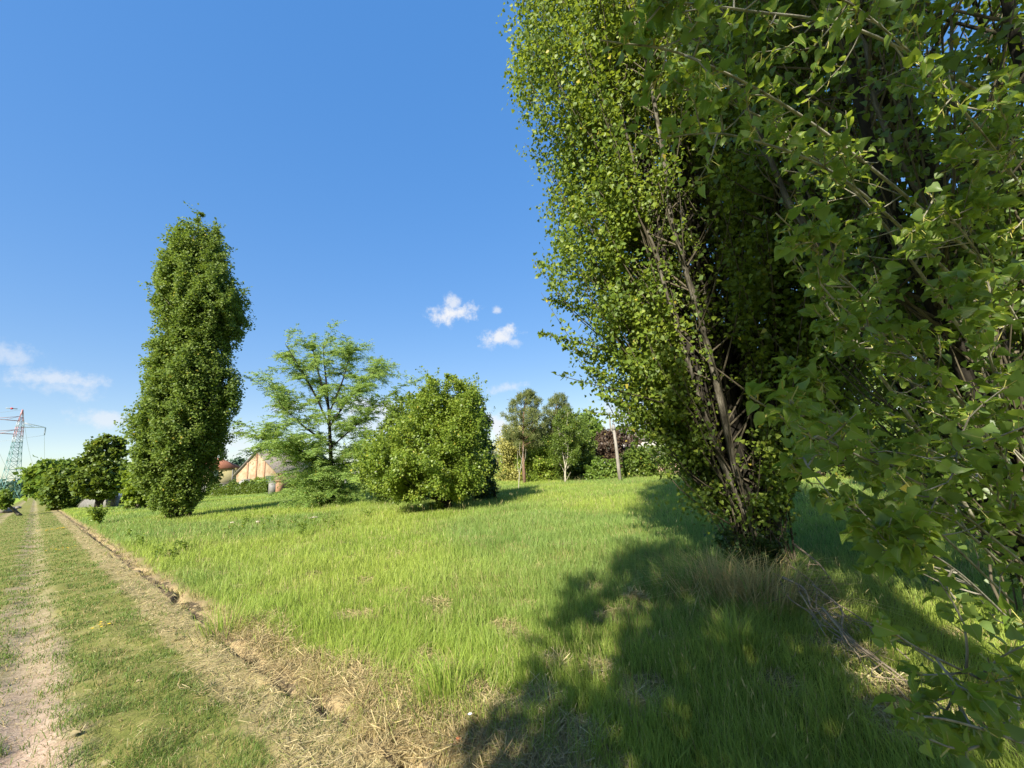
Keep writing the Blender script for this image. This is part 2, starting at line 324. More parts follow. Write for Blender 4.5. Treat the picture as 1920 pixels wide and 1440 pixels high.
def ground_mat(name, path):
    m, nt, N = mat(name); L = nt.links.new
    geo = N('ShaderNodeNewGeometry')
    du = N('ShaderNodeVectorMath', operation='DOT_PRODUCT'); du.inputs[1].default_value = (TU[0], TU[1], 0); L(geo.outputs['Position'], du.inputs[0])
    def noise(sc, det=5., rough=.6):
        n = N('ShaderNodeTexNoise', i_Scale=sc, i_Detail=det, i_Roughness=rough); L(geo.outputs['Position'], n.inputs['Vector']); return n.outputs['Fac']
    big, mid_, fine, vfine = noise(.22, 3), noise(1.3, 6, .7), noise(9, 6, .7), noise(70, 4, .7)
    def mth(op, a, b, c=None):
        n = N('ShaderNodeMath', operation=op)
        for i, q in enumerate((a, b, c)):
            if q is None: continue
            if isinstance(q, (int, float)): n.inputs[i].default_value = q
            else: L(q, n.inputs[i])
        return n.outputs[0]
    def band(v, lo0, lo1, hi1, hi0):
        a = N('ShaderNodeMapRange', interpolation_type='SMOOTHSTEP'); a.inputs['From Min'].default_value = lo0; a.inputs['From Max'].default_value = lo1; L(v, a.inputs['Value'])
        b = N('ShaderNodeMapRange', interpolation_type='SMOOTHSTEP'); b.inputs['From Min'].default_value = hi0; b.inputs['From Max'].default_value = hi1; L(v, b.inputs['Value'])
        return mth('MULTIPLY', a.outputs[0], b.outputs[0])
    def mix(f, a, b):
        n = N('ShaderNodeMix', data_type='RGBA'); L(f, n.inputs[0])
        for i, q in ((6, a), (7, b)):
            if isinstance(q, tuple): n.inputs[i].default_value = (*q, 1)
            else: L(q, n.inputs[i])
        return n.outputs[2]
    uw = mth('ADD', du.outputs['Value'], mth('MULTIPLY_ADD', mid_, .7, -.35)); uw = mth('ADD', uw, mth('MULTIPLY_ADD', fine, .24, -.12))
    if path:
        green = ramp(N, [(.3, (.085, .105, .022)), (.5, (.16, .165, .045)), (.7, (.30, .26, .11))]); L(mth('MULTIPLY_ADD', fine, .6, mth('MULTIPLY', mid_, .4)), green.inputs['Fac'])
        dry = ramp(N, [(.3, (.15, .12, .052)), (.5, (.27, .22, .105)), (.72, (.39, .33, .17))]); L(mth('MULTIPLY_ADD', vfine, .5, mth('MULTIPLY', fine, .5)), dry.inputs['Fac'])
        rut = ramp(N, [(.3, (.18, .12, .08)), (.5, (.34, .25, .185)), (.72, (.52, .43, .34))]); L(mth('MULTIPLY_ADD', vfine, .6, mth('MULTIPLY', fine, .4)), rut.inputs['Fac'])
        c = mix(band(uw, .98, 1.16, 1.6, 1.9), green.outputs[0], dry.outputs[0])
        r1 = band(uw, -.22, -.04, .26, .44); r2 = band(uw, -1.75, -1.55, -1.25, -1.05)
        dist_ = N('ShaderNodeVectorMath', operation='LENGTH'); L(geo.outputs['Position'], dist_.inputs[0])
        far = N('ShaderNodeMapRange'); far.inputs['From Min'].default_value = 4; far.inputs['From Max'].default_value = 11; far.inputs['To Min'].default_value = 0; far.inputs['To Max'].default_value = .6; L(dist_.outputs['Value'], far.inputs['Value'])
        brk = N('ShaderNodeMapRange'); brk.inputs['From Min'].default_value = .42; brk.inputs['From Max'].default_value = .6; L(mid_, brk.inputs['Value'])
        keep = mth('SUBTRACT', 1., mth('MULTIPLY', far.outputs[0], mth('SUBTRACT', 1.5, brk.outputs[0])))
        c = mix(mth('MULTIPLY', mth('MAXIMUM', r1, r2), keep), c, rut.outputs[0])
    else:
        g1 = ramp(N, [(.3, (.075, .10, .016)), (.5, (.13, .16, .028)), (.7, (.19, .20, .05))]); L(mth('MULTIPLY_ADD', fine, .5, mth('MULTIPLY', big, .5)), g1.inputs['Fac'])
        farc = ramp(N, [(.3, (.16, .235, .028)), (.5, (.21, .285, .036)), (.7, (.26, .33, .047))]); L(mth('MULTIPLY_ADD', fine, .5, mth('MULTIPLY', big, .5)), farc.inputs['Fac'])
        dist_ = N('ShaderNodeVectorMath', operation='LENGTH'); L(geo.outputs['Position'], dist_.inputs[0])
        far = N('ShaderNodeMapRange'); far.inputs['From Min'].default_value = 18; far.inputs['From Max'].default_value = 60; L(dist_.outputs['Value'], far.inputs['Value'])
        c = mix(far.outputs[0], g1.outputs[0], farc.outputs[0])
        dry = ramp(N, [(.3, (.15, .105, .05)), (.5, (.28, .21, .11)), (.72, (.40, .32, .18))]); L(mth('MULTIPLY_ADD', vfine, .5, mth('MULTIPLY', fine, .5)), dry.inputs['Fac'])
        c = mix(band(uw, -3., 1.2, 1.55, 1.85), c, dry.outputs[0])
        soil_shade = band(uw, 1.43, 1.47, 1.52, 1.56)
        c = mix(mth('MULTIPLY', soil_shade, .85), c, (.05, .04, .028))  # dark furrow line: soil with the crack's shadow painted in
        # bare patches in the near grass
        pt = N('ShaderNodeMapRange'); pt.inputs['From Min'].default_value = .56; pt.inputs['From Max'].default_value = .66; L(mid_, pt.inputs['Value'])
        c = mix(mth('MULTIPLY', pt.outputs[0], band(uw, 1.5, 1.8, 3.5, 5.5)), c, dry.outputs[0])
    b = N('ShaderNodeBsdfPrincipled', i_Roughness=.95); b.inputs['Specular IOR Level'].default_value = .08; L(c, b.inputs['Base Color'])
    bp = N('ShaderNodeBump', i_Strength=.8, i_Distance=.012); L(mth('ADD', fine, mth('MULTIPLY', vfine, .6)), bp.inputs['Height']); L(bp.outputs[0], b.inputs['Normal'])
    o = N('ShaderNodeOutputMaterial'); L(b.outputs[0], o.inputs[0]); return m
sheet(us_path, 'dirt_track', ground_mat('track_ground', True))
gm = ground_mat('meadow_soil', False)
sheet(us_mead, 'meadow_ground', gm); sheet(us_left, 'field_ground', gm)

# ------------------------------------------------------------------ grass
def visible(P, margin):
    q = P - CAM; w = q @ FW
    return (w > .3) & (np.abs(q @ RT) < w * 960 / F + margin) & (q @ UP > -w * 720 / F - margin) & (q @ UP < w * 720 / F)
def scatter_polar(n, d0, d1, power):
    """points over the wedge in view, density falling as d**-power"""
    e = 2 - power; t = rng.uniform(size=n); d = (d0 ** e + t * (d1 ** e - d0 ** e)) ** (1 / e)
    a = rng.uniform(math.radians(-60), math.radians(60), n)
    return d * np.sin(a), d * np.cos(a), d
BL = np.array([[-.5, 0, 0], [.5, 0, 0], [-.38, .5, 0], [.38, .5, 0], [0, 1, 0]]); BL_F = [[0, 1, 3, 2], [2, 3, 4]]
def blades(mb, P, h, w, lean, col, bend=.35):
    """curved blades: base P, height h, width w, lean vector (n,2)"""
    n = len(P); a = rng.uniform(0, PI, n); side = np.stack([np.cos(a), np.sin(a), 0 * a], 1) * (w / 2)[:, None]
    lv = np.concatenate([lean, np.zeros((n, 1))], 1) * h[:, None]; up = np.array([0, 0, 1.]) * h[:, None]
    m1 = P + lv * .32 + up * .55; tip = P + lv * 1.05 + up * (1 - bend * np.linalg.norm(lean, axis=1, keepdims=True) * .7)
    V = np.stack([P - side, P + side, m1 - side * .75, m1 + side * .75, tip], 1).reshape(-1, 3)
    o = np.arange(n)[:, None] * 5
    f4 = o + np.array([[0, 1, 3, 2]]); f3 = o + np.array([[2, 3, 4]])
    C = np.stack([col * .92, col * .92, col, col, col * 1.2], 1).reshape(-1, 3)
    mb.add2(V, f3, f4, C)
G1 = np.array([.22, .315, .05]); G2 = np.array([.34, .405, .075]); G3 = np.array([.19, .30, .085]); DRY = np.array([.36, .28, .12]); DRY2 = np.array([.46, .38, .17])
def pick(n, x, y, base_dry):
    t = rng.uniform(size=(n, 1)); k = np.clip(.5 + .5 * smooth_noise(x, y, 5., 11), 0, 1)[:, None]
    c = (G1 + (G2 - G1) * np.clip(t * .7 + k * .5, 0, 1)) * (1.02 - .10 * np.clip(np.hypot(x, y) / 25, 0, 1))[:, None]; b = np.clip(.4 + .6 * smooth_noise(x, y, 9., 12), 0, 1)[:, None]
    c = c + (G3 * .85 - c) * b * .65
    c = c * rng.uniform(.75, 1.2, (n, 1)); isd = rng.uniform(size=n) < base_dry
    c[isd] = (DRY + (DRY2 - DRY) * rng.uniform(size=(isd.sum(), 1))) * rng.uniform(.7, 1.1, (isd.sum(), 1))
    return c
main_xy = np.array([3.28, 6.0])
x, y, d = scatter_polar(760000, 1.8, 75, 1.6)
u = x * TU[0] + y * TU[1]; v = x * TV[0] + y * TV[1]
edge = 1.58 + .10 * smooth_noise(v, u * 0, 1.1, 21) + .08 * smooth_noise(v, u, .4, 22)
patch = smooth_noise(x, y, 1.0, 23)
BARE = [(*ground_at(px_, py_)[:2], r_) for px_, py_, r_ in ((1005, 1335, .17), (1085, 1400, .15), (1195, 1335, .10), (935, 1345, .12), (1040, 1255, .09), (1130, 1270, .09), (1195, 1140, .08), (1550, 1145, .16), (1560, 1195, .14), (1610, 1255, .15), (1665, 1320, .16), (1720, 1390, .2))]
bare_d = np.min([np.hypot(x - a, y - b) / r_ for a, b, r_ in BARE], axis=0) + .25 * smooth_noise(x, y, .15, 28)
patch = np.where(bare_d < 1, 2., patch)
keep = (u > edge) & ~((patch > 1.25) & (u < 5.2) & (rng.uniform(size=len(u)) < .85)) & ~((u < edge + .35) & (rng.uniform(size=len(u)) < .4))
P = np.stack([x, y, ground_z(x, y)], 1); keep &= visible(P, 1.5)
keep &= np.hypot(x - main_xy[0], y - main_xy[1]) > .45
x, y, d, u, v, P = [q[keep] for q in (x, y, d, u, v, P)]
n = len(x)
hn = smooth_noise(x, y, 1.7, 24)
dz_ = .20 + .42 * np.exp(-((v - 1.5) / 2.6) ** 2); h = (.145 + .018 * hn + .012 * smooth_noise(x, y, .5, 25)) * rng.uniform(.55, 1.35, n) * np.clip(.45 + (u - 1.58) / (1.3 * dz_), .45, 1)
h = np.maximum(h, .05); far = np.clip(d / 4, 1, None)
w = .0036 * far ** .8 * rng.uniform(.7, 1.3, n)
wind = np.stack([smooth_noise(x, y, 3., 26), smooth_noise(x, y, 3., 27)], 1) * .10
lean = wind + rng.normal(size=(n, 2)) * .30
dz_ = .20 + .42 * np.exp(-((v - 1.5) / 2.6) ** 2); dryp = np.clip(.75 - (u - 1.58) / dz_, .03, .8) + .10 * (hn < -.8)
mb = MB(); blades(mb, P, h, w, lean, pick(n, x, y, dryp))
n = 9000; x, y, d = scatter_polar(n, 2.5, 40, 1.55); u = x * TU[0] + y * TU[1]; k = (u > 2.1) & (np.hypot(x - main_xy[0], y - main_xy[1]) > .6) & (smooth_noise(x, y, 2.6, 29) > -.1); P = np.stack([x, y, ground_z(x, y)], 1); k &= visible(P, 1.); P, d = P[k], d[k]; n = len(P)
hh = rng.uniform(.20, .36, n); ln = rng.normal(size=(n, 2)) * .22; blades(mb, P, hh, .0026 * np.clip(d / 4, 1, None) ** .75, ln, np.array([.38, .36, .14]) * rng.uniform(.6, 1.1, (n, 1)))
tp = P + np.concatenate([ln * hh[:, None], (hh * .86)[:, None]], 1); FR = frames(unit(np.concatenate([ln, np.ones((n, 1))], 1) + rng.normal(size=(n, 3)) * .2), randdir(n)); FR[:, 0] *= .16; mb.inst(KITE, KITE_F, tp, FR, rng.uniform(.03, .06, n) * np.clip(d / 6, 1, 2.5), np.array([.42, .36, .16]) * rng.uniform(.6, 1.1, (n, 1)))
tag(mb.build('meadow_grass', M['blade']), 'tall fresh green grass covering the meadow', 'grass', kind='stuff')
# dry grass and fallen straw along the furrow
def straws(n, u0, u1, d1, zlift, lmin, lmax, cols, wid, power=1.7):
    x, y, d = scatter_polar(n, 1.8, d1, power); u = x * TU[0] + y * TU[1]; v = x * TV[0] + y * TV[1]
    wv = .10 * smooth_noise(v, v * 0, 1.3, 31) + .05 * smooth_noise(v, u, .35, 32); k = (u > u0 + wv) & (u < u1 + wv)
    P = np.stack([x, y, ground_z(x, y)], 1); k &= visible(P, .6); x, y, d, P = x[k], y[k], d[k], P[k]; n = len(x)
    a = rng.uniform(0, 2 * PI, n); el = rng.normal(size=n) * .22 + .1
    t = np.stack([np.cos(a) * np.cos(el), np.sin(a) * np.cos(el), np.sin(el)], 1); nn = unit(np.array([0, 0, 1.]) + rng.normal(size=(n, 3)) * .35)
    ln = rng.uniform(lmin, lmax, n); f = np.clip(d / 4, 1, None) ** .7; P[:, 2] += zlift * rng.uniform(.2, 1, n)
    FR = frames(t, nn); FR[:, 0] *= (wid * f / ln)[:, None] * rng.uniform(.6, 1.3, (n, 1)); c = cols[rng.integers(0, len(cols), n)] * rng.uniform(.7, 1.15, (n, 1))
    return P, FR, ln, c
mb = MB()
tan_ = np.array([[.33, .27, .13], [.40, .33, .17], [.26, .21, .10], [.22, .22, .075], [.46, .39, .22]])
orange = np.array([[.38, .29, .145], [.46, .37, .19], [.31, .23, .11], [.42, .35, .18]])
P, FR, ln, c = straws(330000, 1.06, 1.46, 45, .025, .03, .10, tan_, .0030); mb.inst(STRIP, STRIP_F, P, FR, ln, c)
P, FR, ln, c = straws(240000, 1.54, 1.95, 6, .05, .05, .16, orange, .0030); mb.inst(STRIP, STRIP_F, P, FR, ln, c)
P, FR, ln, c = straws(160000, -.4, .9, 30, .012, .02, .06, tan_, .0024); q = rng.uniform(size=len(P)) < .35; mb.inst(STRIP, STRIP_F, P[q], FR[q], ln[q], c[q])
P, FR, ln, c = straws(260000, 2.0, 7.0, 12, .03, .04, .13, orange, .0028)
q = (smooth_noise(P[:, 0], P[:, 1], 1.0, 23) > 1.05) | (np.min([np.hypot(P[:, 0] - a, P[:, 1] - b) / r_ for a, b, r_ in BARE], axis=0) < 1.25); mb.inst(STRIP, STRIP_F, P[q], FR[q], ln[q], c[q])
for a, b, r_ in BARE:
    m = 700; t = rng.uniform(0, 2 * PI, m); q = r_ * np.sqrt(rng.uniform(0, 1.3, m)); P = np.stack([a + np.cos(t) * q, b + np.sin(t) * q, np.zeros(m)], 1); P[:, 2] = ground_z(P[:, 0], P[:, 1]) + rng.uniform(.004, .045, m)
    t = rng.uniform(0, 2 * PI, m); e = rng.normal(size=m) * .3; FR = frames(np.stack([np.cos(t) * np.cos(e), np.sin(t) * np.cos(e), np.sin(e)], 1), unit(np.array([0, 0, 1.]) + rng.normal(size=(m, 3)) * .4)); ln = rng.uniform(.04, .12, m); FR[:, 0] *= (.0045 / ln)[:, None]; mb.inst(STRIP, STRIP_F, P, FR, ln, (tan_[rng.integers(0, 5, m)] * 1.3))
tag(mb.build('dry_straw', M['straw']), 'dry cut straw strewn beside the furrow and track', 'straw', kind='stuff')
# long combed-down dry blades on the meadow edge of the furrow
x, y, d = scatter_polar(420000, 1.8, 30, 1.75); u = x * TU[0] + y * TU[1]; v = x * TV[0] + y * TV[1]
q = rng.uniform(size=len(u)); wv = .08 * smooth_noise(v, v * 0, 1.0, 33); k = (u > 1.55 + wv + .02 * q) & (u < 1.62 + wv + (.45 - .2 * q) * np.exp(-((v - 1.5) / 2.6) ** 2)); P = np.stack([x, y, ground_z(x, y)], 1); k &= visible(P, .6); x, y, d, u, P = [a[k] for a in (x, y, d, u, P)]; n = len(x)
mb = MB(); lean = np.broadcast_to(TU * -.55 + TV * -.35, (n, 2)) + rng.normal(size=(n, 2)) * .75; c = pick(n, x, y, .80); c *= np.where(rng.uniform(size=(n, 1)) < .4, .8, 1)
blades(mb, P, rng.uniform(.05, .15, n), .0032 * np.clip(d / 4, 1, None) ** .8 * rng.uniform(.7, 1.3, n), lean, c, .7)
tag(mb.build('dry_grass', M['straw']), 'long dry bleached grass hanging over the furrow edge of the meadow', 'grass', kind='stuff')
# mown grass of the track
x, y, d = scatter_polar(1100000, 1.9, 60, 1.75); u = x * TU[0] + y * TU[1]; v = x * TV[0] + y * TV[1]
den = np.clip(.75 + .55 * smooth_noise(x, y, .9, 41) + .3 * smooth_noise(x, y, .35, 42), .1, 1)
rutm = np.exp(-((u - .12 - .05 * smooth_noise(v, v * 0, 1.4, 44)) / .22) ** 4) * np.clip(1.2 - d / 11, .12, 1) * np.clip(1.05 - .75 * (smooth_noise(v, u * 2, 1.1, 45) > .55), 0, 1) + np.exp(-((u + 1.4) / .25) ** 4)
den = den * np.clip(1 - 1.1 * rutm, 0, 1) * np.where(u > 1.06, .22, 1)
k = (u > -6) & (u < 1.42) & (rng.uniform(size=len(u)) < den); P = np.stack([x, y, ground_z(x, y)], 1); k &= visible(P, .8)
x, y, d, u, P = [q[k] for q in (x, y, d, u, P)]; n = len(x)
h = rng.uniform(.018, .055, n) * np.clip(1 + .3 * smooth_noise(x, y, .8, 43), .5, 1.6); w = .0030 * np.clip(d / 3, 1, None) ** .8 * rng.uniform(.7, 1.3, n)
cA = np.array([.105, .175, .032]); cB = np.array([.17, .235, .05]); c = cA + (cB - cA) * rng.uniform(size=(n, 1)); c *= rng.uniform(.75, 1.2, (n, 1))
isd = rng.uniform(size=n) < np.clip(.22 - .22 * smooth_noise(x, y, .9, 41), .08, .6); c[isd] = DRY * rng.uniform(.7, 1.15, (isd.sum(), 1))
mb = MB(); blades(mb, P, h, w, rng.normal(size=(n, 2)) * .6, c)
tag(mb.build('mown_grass', M['blade']), 'short mown grass growing between the wheel ruts', 'grass', kind='stuff')

# ------------------------------------------------------------------ trees
def profile(base, rows, rows_extra=0):
    """crown outline in pixels -> heights and left/right reach in metres in the upright plane through the base"""
    b = np.array(base[:2]); D = np.hypot(*b); nrm = b / D; lat = np.array([nrm[1], -nrm[0]]); out = []
    for yy, xl, xr in rows:
        q = []
        for xx in (xl, xr):
            d = ray(xx, yy); t = D / (d[:2] @ nrm); p = CAM + d * t; q.append((p[:2] @ lat, p[2]))
        out.append(((q[0][1] + q[1][1]) / 2, q[0][0], q[1][0]))
    out.sort(); a = np.array(out); return a[:, 0], a[:, 1], a[:, 2], lat, nrm
def tree(name, label, base, rows, leaf, leafsize, nclump, per, bark='bark', cat='tree', cs=.30, flat_=.8, trunk_r=.12, trunk_top=.75, limbs=18, shell=.55, deep=1., up=.5, group=None, jitter=.12, tmpl=KITE, tf=KITE_F, trunk_from=0., long=1., holes=.55, sprigs=30, sprig_len=.5, slack=1.14, wpow=1.5):
    z, xl, xr, lat, nrm = profile(base, rows); base = np.array([base[0], base[1], 0.]); base[2] = float(ground_z(base[0], base[1])) - .03
    o = empty(name, base, label, cat, group)
    zz = np.linspace(z[0], z[-1], 200); wz = np.interp(zz, z, xr - xl); cdf = np.cumsum(wz ** wpow); cdf /= cdf[-1]
    cz = np.interp(rng.uniform(size=nclump), cdf, zz); R = np.interp(cz, z, (xr - xl) / 2); C = np.interp(cz, z, (xr + xl) / 2)
    a = rng.uniform(0, 2 * PI, nclump); rho = 1 - (1 - rng.uniform(size=nclump) ** .6) * (1 - (1 - shell)) if False else np.clip(rng.beta(2.6, 1.25, nclump), 0, 1) * (1 + rng.normal(size=nclump) * jitter * .5)
    s = cs * np.clip(R, .3 * R.max(), None) * rng.uniform(.45, 1.25, nclump); rr = np.clip(R - s * .5, .02, None) * rho
    lx = C + rr * np.cos(a); dy = rr * np.sin(a) * deep
    cen = np.zeros((nclump, 3)); cen[:, :2] = base[:2] + lx[:, None] * lat + dy[:, None] * nrm; cen[:, 2] = cz
    k = np.repeat(np.arange(nclump), np.maximum(8, (per * 1.35 * np.clip((s / s.mean()) ** 1.6, .25, 3)).astype(int))); n = len(k)
    off = rng.normal(size=(n, 3)) * .52; ln_ = np.linalg.norm(off, axis=1, keepdims=True); off = off / np.maximum(ln_, 1e-6) * np.minimum(ln_, 1.15)
    off *= s[k][:, None]; off[:, 2] *= flat_ * long
    P = cen[k] + off
    # keep within the outline
    l = (P[:, :2] - base[:2]) @ lat; dd = (P[:, :2] - base[:2]) @ nrm; Rz = np.interp(P[:, 2], z, (xr - xl) / 2); Cz = np.interp(P[:, 2], z, (xr + xl) / 2)
    nzv = slack + jitter * smooth_noise(P[:, 0] * 2 + P[:, 1], P[:, 2] * 2, 2.2 * max(R.max(), 1) * .5, 51)
    ok = ((l - Cz) ** 2 + (dd / deep) ** 2 < (Rz * nzv) ** 2) & (P[:, 2] > base[2] + .05) & (P[:, 2] < z[-1] + s[k] * .5)
    Rm = R.max(); hn = noise3(P, .55 * Rm + .35, int(rng.integers(1e6))); ok &= hn > -holes - .35 * rng.uniform(size=len(P))
    P = P[ok]; n = len(P)
    if sprigs and n:
        i = rng.integers(0, n, sprigs * 6); l = (P[i, :2] - base[:2]) @ lat; dd = (P[i, :2] - base[:2]) @ nrm; rel = np.hypot(l - np.interp(P[i, 2], z, (xl + xr) / 2), dd / deep) / np.maximum(np.interp(P[i, 2], z, (xr - xl) / 2), .05)
        i = i[np.argsort(-(rel + .5 * (P[i, 2] - z[0]) / (z[-1] - z[0])))][:sprigs]; o3 = unit(np.stack([*( (P[i, :2] - base[:2]).T ), np.full(len(i), .01)], 1)); dv = unit(o3 * .45 + np.array([0, 0, .75 * up + .25]) + rng.normal(size=(len(i), 3)) * .3)
        ns_ = 26; t = rng.uniform(0, 1, (len(i), ns_, 1)); SL = sprig_len * rng.uniform(.4, 1.2, (len(i), 1, 1))
        q = P[i][:, None] + dv[:, None] * t * SL + rng.normal(size=(len(i), ns_, 3)) * leafsize * .8 * (1.3 - t); P = np.concatenate([P, q.reshape(-1, 3)]); n = len(P)
    out = unit(P - np.concatenate([base[:2] + (np.interp(P[:, 2], z, (xl + xr) / 2))[:, None] * lat, P[:, 2:3] - .4], 1))
    nrm_ = unit(out * .55 + np.array([0, 0, up]) + rng.normal(size=(n, 3)) * .62); tip = unit(rng.normal(size=(n, 3)) * .8 + out * .5 + np.array([0, 0, -.35]))
    mb = MB(); mb.inst(tmpl, tf, P, frames(tip, nrm_), leafsize * rng.uniform(.65, 1.3, n))
    # trunk and limbs
    tb = MB(); ztop = z[0] + (z[-1] - z[0]) * trunk_top; th = np.linspace(0, 1, 9); cx = np.interp(th * ztop, z, (xl + xr) / 2) * np.clip(th * 1.4, 0, 1)
    tp = np.zeros((9, 3)); tp[:, :2] = base[:2] + cx[:, None] * lat + rng.normal(size=(9, 2)) * .02 * ztop / 5; tp[0, :2] = base[:2]; tp[:, 2] = base[2] + th * (ztop - base[2])
    tb.tube(tp, trunk_r * (1.15 - th * .95), 8)
    for i in rng.choice(nclump, min(limbs, nclump), replace=False):
        t = np.clip((cen[i, 2] - .35 * (z[-1] - z[0]) * rng.uniform(.3, .8)) / ztop, trunk_from + .06, .9); b0 = np.array([np.interp(t, th, tp[:, q]) for q in range(3)])
        md = (b0 + cen[i]) / 2 + rng.normal(size=3) * .06 * np.linalg.norm(cen[i] - b0) - np.array([0, 0, .04]); e = catmull([b0, md, cen[i]], 7)
        tb.tube(e, np.linspace(trunk_r * (.45 - .3 * t), .012, 7), 5)
    tr = tb.build('trunk', M[bark], o, smooth=True); cr = mb.build('crown', M[leaf], o)
    return o

# far poplar column
gp = lambda x, y: ground_at(x, y)[:2]
tree('poplar_tree', 'tall columnar poplar standing alone beside the track, left of the feathery tree', (-15.9, 19.9),
     [(404, 362, 392), (418, 345, 412), (435, 324, 421), (470, 308, 428), (500, 302, 438), (530, 292, 450), (550, 284, 465), (590, 284, 466), (620, 291, 450), (650, 288, 438), (690, 270, 450), (715, 268, 448), (740, 262, 446), (790, 243, 440), (840, 242, 434), (880, 246, 416), (900, 255, 412), (920, 268, 400), (950, 284, 372), (974, 294, 352), (980, 300, 348)],
     'poplar_far', .105, 520, 520, cs=.33, flat_=1.0, long=1.7, trunk_r=.22, trunk_top=.9, limbs=60, up=.5, jitter=.17, sprigs=300, sprig_len=.6, holes=.62, slack=1.04, wpow=1.0)

# ---- poplars with many stems close by
def vase(zs, rs): return lambda q: np.interp(q, zs, rs)
def poplar(name, label, base, R, H, nstem, nbranch, leaves_per, leafsize, tmpl, tf, leafmat, clip=None, stem_r=(.025, .07), thick=(), z0=.35, whips=0, bias=None, whip_h=(1.5, 4.5), hole=-.45, core=.6, side=0., pale='palebark'):
    bz = float(ground_z(base[0], base[1])) - .05; base = np.array([base[0], base[1], bz]); o = empty(name, base, label, 'tree')
    Ps, Ts, Ns, Sz = [], [], [], []; tw = MB()
    for s in range(nstem):
        big = s < len(thick)
        if big: dx, f, r0, hh = thick[s]; a0 = dx
        else: a0 = rng.uniform(0, 2 * PI); f = rng.uniform(.04, .60); r0 = rng.uniform(*stem_r); hh = H * rng.uniform(.55, .95)
        dirv = np.array([math.cos(a0), math.sin(a0)]); m = 16; zz = np.linspace(0, hh, m); wob = np.cumsum(rng.normal(size=(m, 2)) * .035, axis=0); wob -= wob[0]
        rad = f * R(zz) * np.clip(zz / 1.2, .12, 1)
        st = np.zeros((m, 3)); st[:, :2] = base[:2] + dirv * rad[:, None] + wob; st[:, 2] = bz + zz
        rr = r0 * (1 - .88 * (zz / hh) ** .9) + .004
        sb = MB(); sb.tube(st, rr, 8 if big else 6)
        nb = int(nbranch * hh / H * (1.5 if big else 1))
        for q in range(nb):
            t = rng.uniform(z0 / hh, .99); p0 = np.array([np.interp(t * hh, zz, st[:, c]) for c in range(3)]); a = a0 + rng.normal() * 1.1 if f > .35 and rng.uniform() < .75 else rng.uniform(0, 2 * PI)
            el = math.radians(rng.uniform(38, 68)); rh = np.hypot(*(p0[:2] - base[:2])); ln = np.clip((rng.uniform(.45, 1.) * R(p0[2] + .8) - (rh if abs((a - a0 + PI) % (2 * PI) - PI) < 1.6 else 0)) / math.cos(el), .35, 2.3) * (1.1 - .3 * t)
            dv = np.array([math.cos(a) * math.cos(el), math.sin(a) * math.cos(el), math.sin(el)]); e = p0 + dv * ln + np.array([0, 0, .08 * ln]); mid = p0 + dv * ln * .5 + np.array([math.cos(a), math.sin(a), -.3]) * .06 * ln
            cv = catmull([p0, mid, e], 6)
            if clip is not None and not clip(cv[[2, 5]]).all(): continue
            rxy = np.hypot(*(e[:2] - base[:2]))
            if rxy > R(e[2]) * 1.12: continue
            tw.tube(cv, np.linspace(min(.4 * np.interp(t * hh, zz, rr), .016), .003, 6), 4, cap=False)
            nl = int(leaves_per * rng.uniform(.6, 1.4) * ln); tt = rng.uniform(.15, 1.05, nl)
            lp = np.stack([np.interp(tt, np.linspace(0, 1, 6), cv[:, c]) for c in range(3)], 1) + rng.normal(size=(nl, 3)) * np.array([.11, .11, .10]) * (.6 + ln * .35)
            Ps.append(lp); outv = np.broadcast_to(np.array([math.cos(a), math.sin(a), 0]), (nl, 3)); Ns.append(unit(outv * .6 + np.array([0, 0, .45]) + rng.normal(size=(nl, 3)) * .7)); Ts.append(unit(outv * .4 + rng.normal(size=(nl, 3)) * .7 + np.array([0, 0, -.5])))
        sb.build('stem', M['darkshadebark' if big or s % 2 else 'bark' if s % 3 else pale], o, smooth=True)  # most stems get the darkest bark to imitate shade inside the crown
    wb = MB()
    for s in range(whips):
        a = rng.uniform(0, 2 * PI); rb = rng.uniform(.05, .42); h = rng.uniform(*whip_h); f = rng.uniform(.15, .9); p = np.zeros((7, 3)); zz = np.linspace(0, h, 7)
        rad = rb + (f * R(zz) - rb) * np.clip(zz / 2.2, 0, 1); p[:, 0] = base[0] + np.cos(a) * rad; p[:, 1] = base[1] + np.sin(a) * rad; p[1:, :2] += rng.normal(size=(6, 2)) * .05; p[:, 2] = bz + zz
        wb.tube(p, np.linspace(rng.uniform(.006, .016), .003, 7), 5, cap=False)
        nl = int(18 * h * rng.uniform(.1, 1)); tt = rng.uniform(.12, 1, nl); lp = np.stack([np.interp(tt, np.linspace(0, 1, 7), p[:, c]) for c in range(3)], 1) + rng.normal(size=(nl, 3)) * .07
        Ps.append(lp); Ns.append(unit(rng.normal(size=(nl, 3)) + np.array([0, 0, .5]))); Ts.append(unit(rng.normal(size=(nl, 3)) + np.array([0, 0, -.3])))
    if whips: wb.build('sucker_shoots', M['twig'], o, smooth=True)
    tw.build('twigs', M['twig'], o, smooth=True)
    P, T, Nn = np.concatenate(Ps), np.concatenate(Ts), np.concatenate(Ns)
    rel = np.hypot(P[:, 0] - base[0], P[:, 1] - base[1]) / R(P[:, 2])
    k = (noise3(P, 1.1, 77) + .6 * noise3(P, .45, 78) > hole + .3 * rng.normal(size=len(P))) & (rng.uniform(size=len(P)) < np.clip(core + (1 - core) * (rel / .75) ** 1.7, 0, 1) * np.clip(1. - side * (.35 + (P[:, 0] - base[0]) / R(P[:, 2])), .3, 1) * np.where((side > 0) & (P[:, 1] > base[1] + .4), .5, 1.))
    if clip is not None: k &= clip(P)
    P, T, Nn = P[k], T[k], Nn[k]
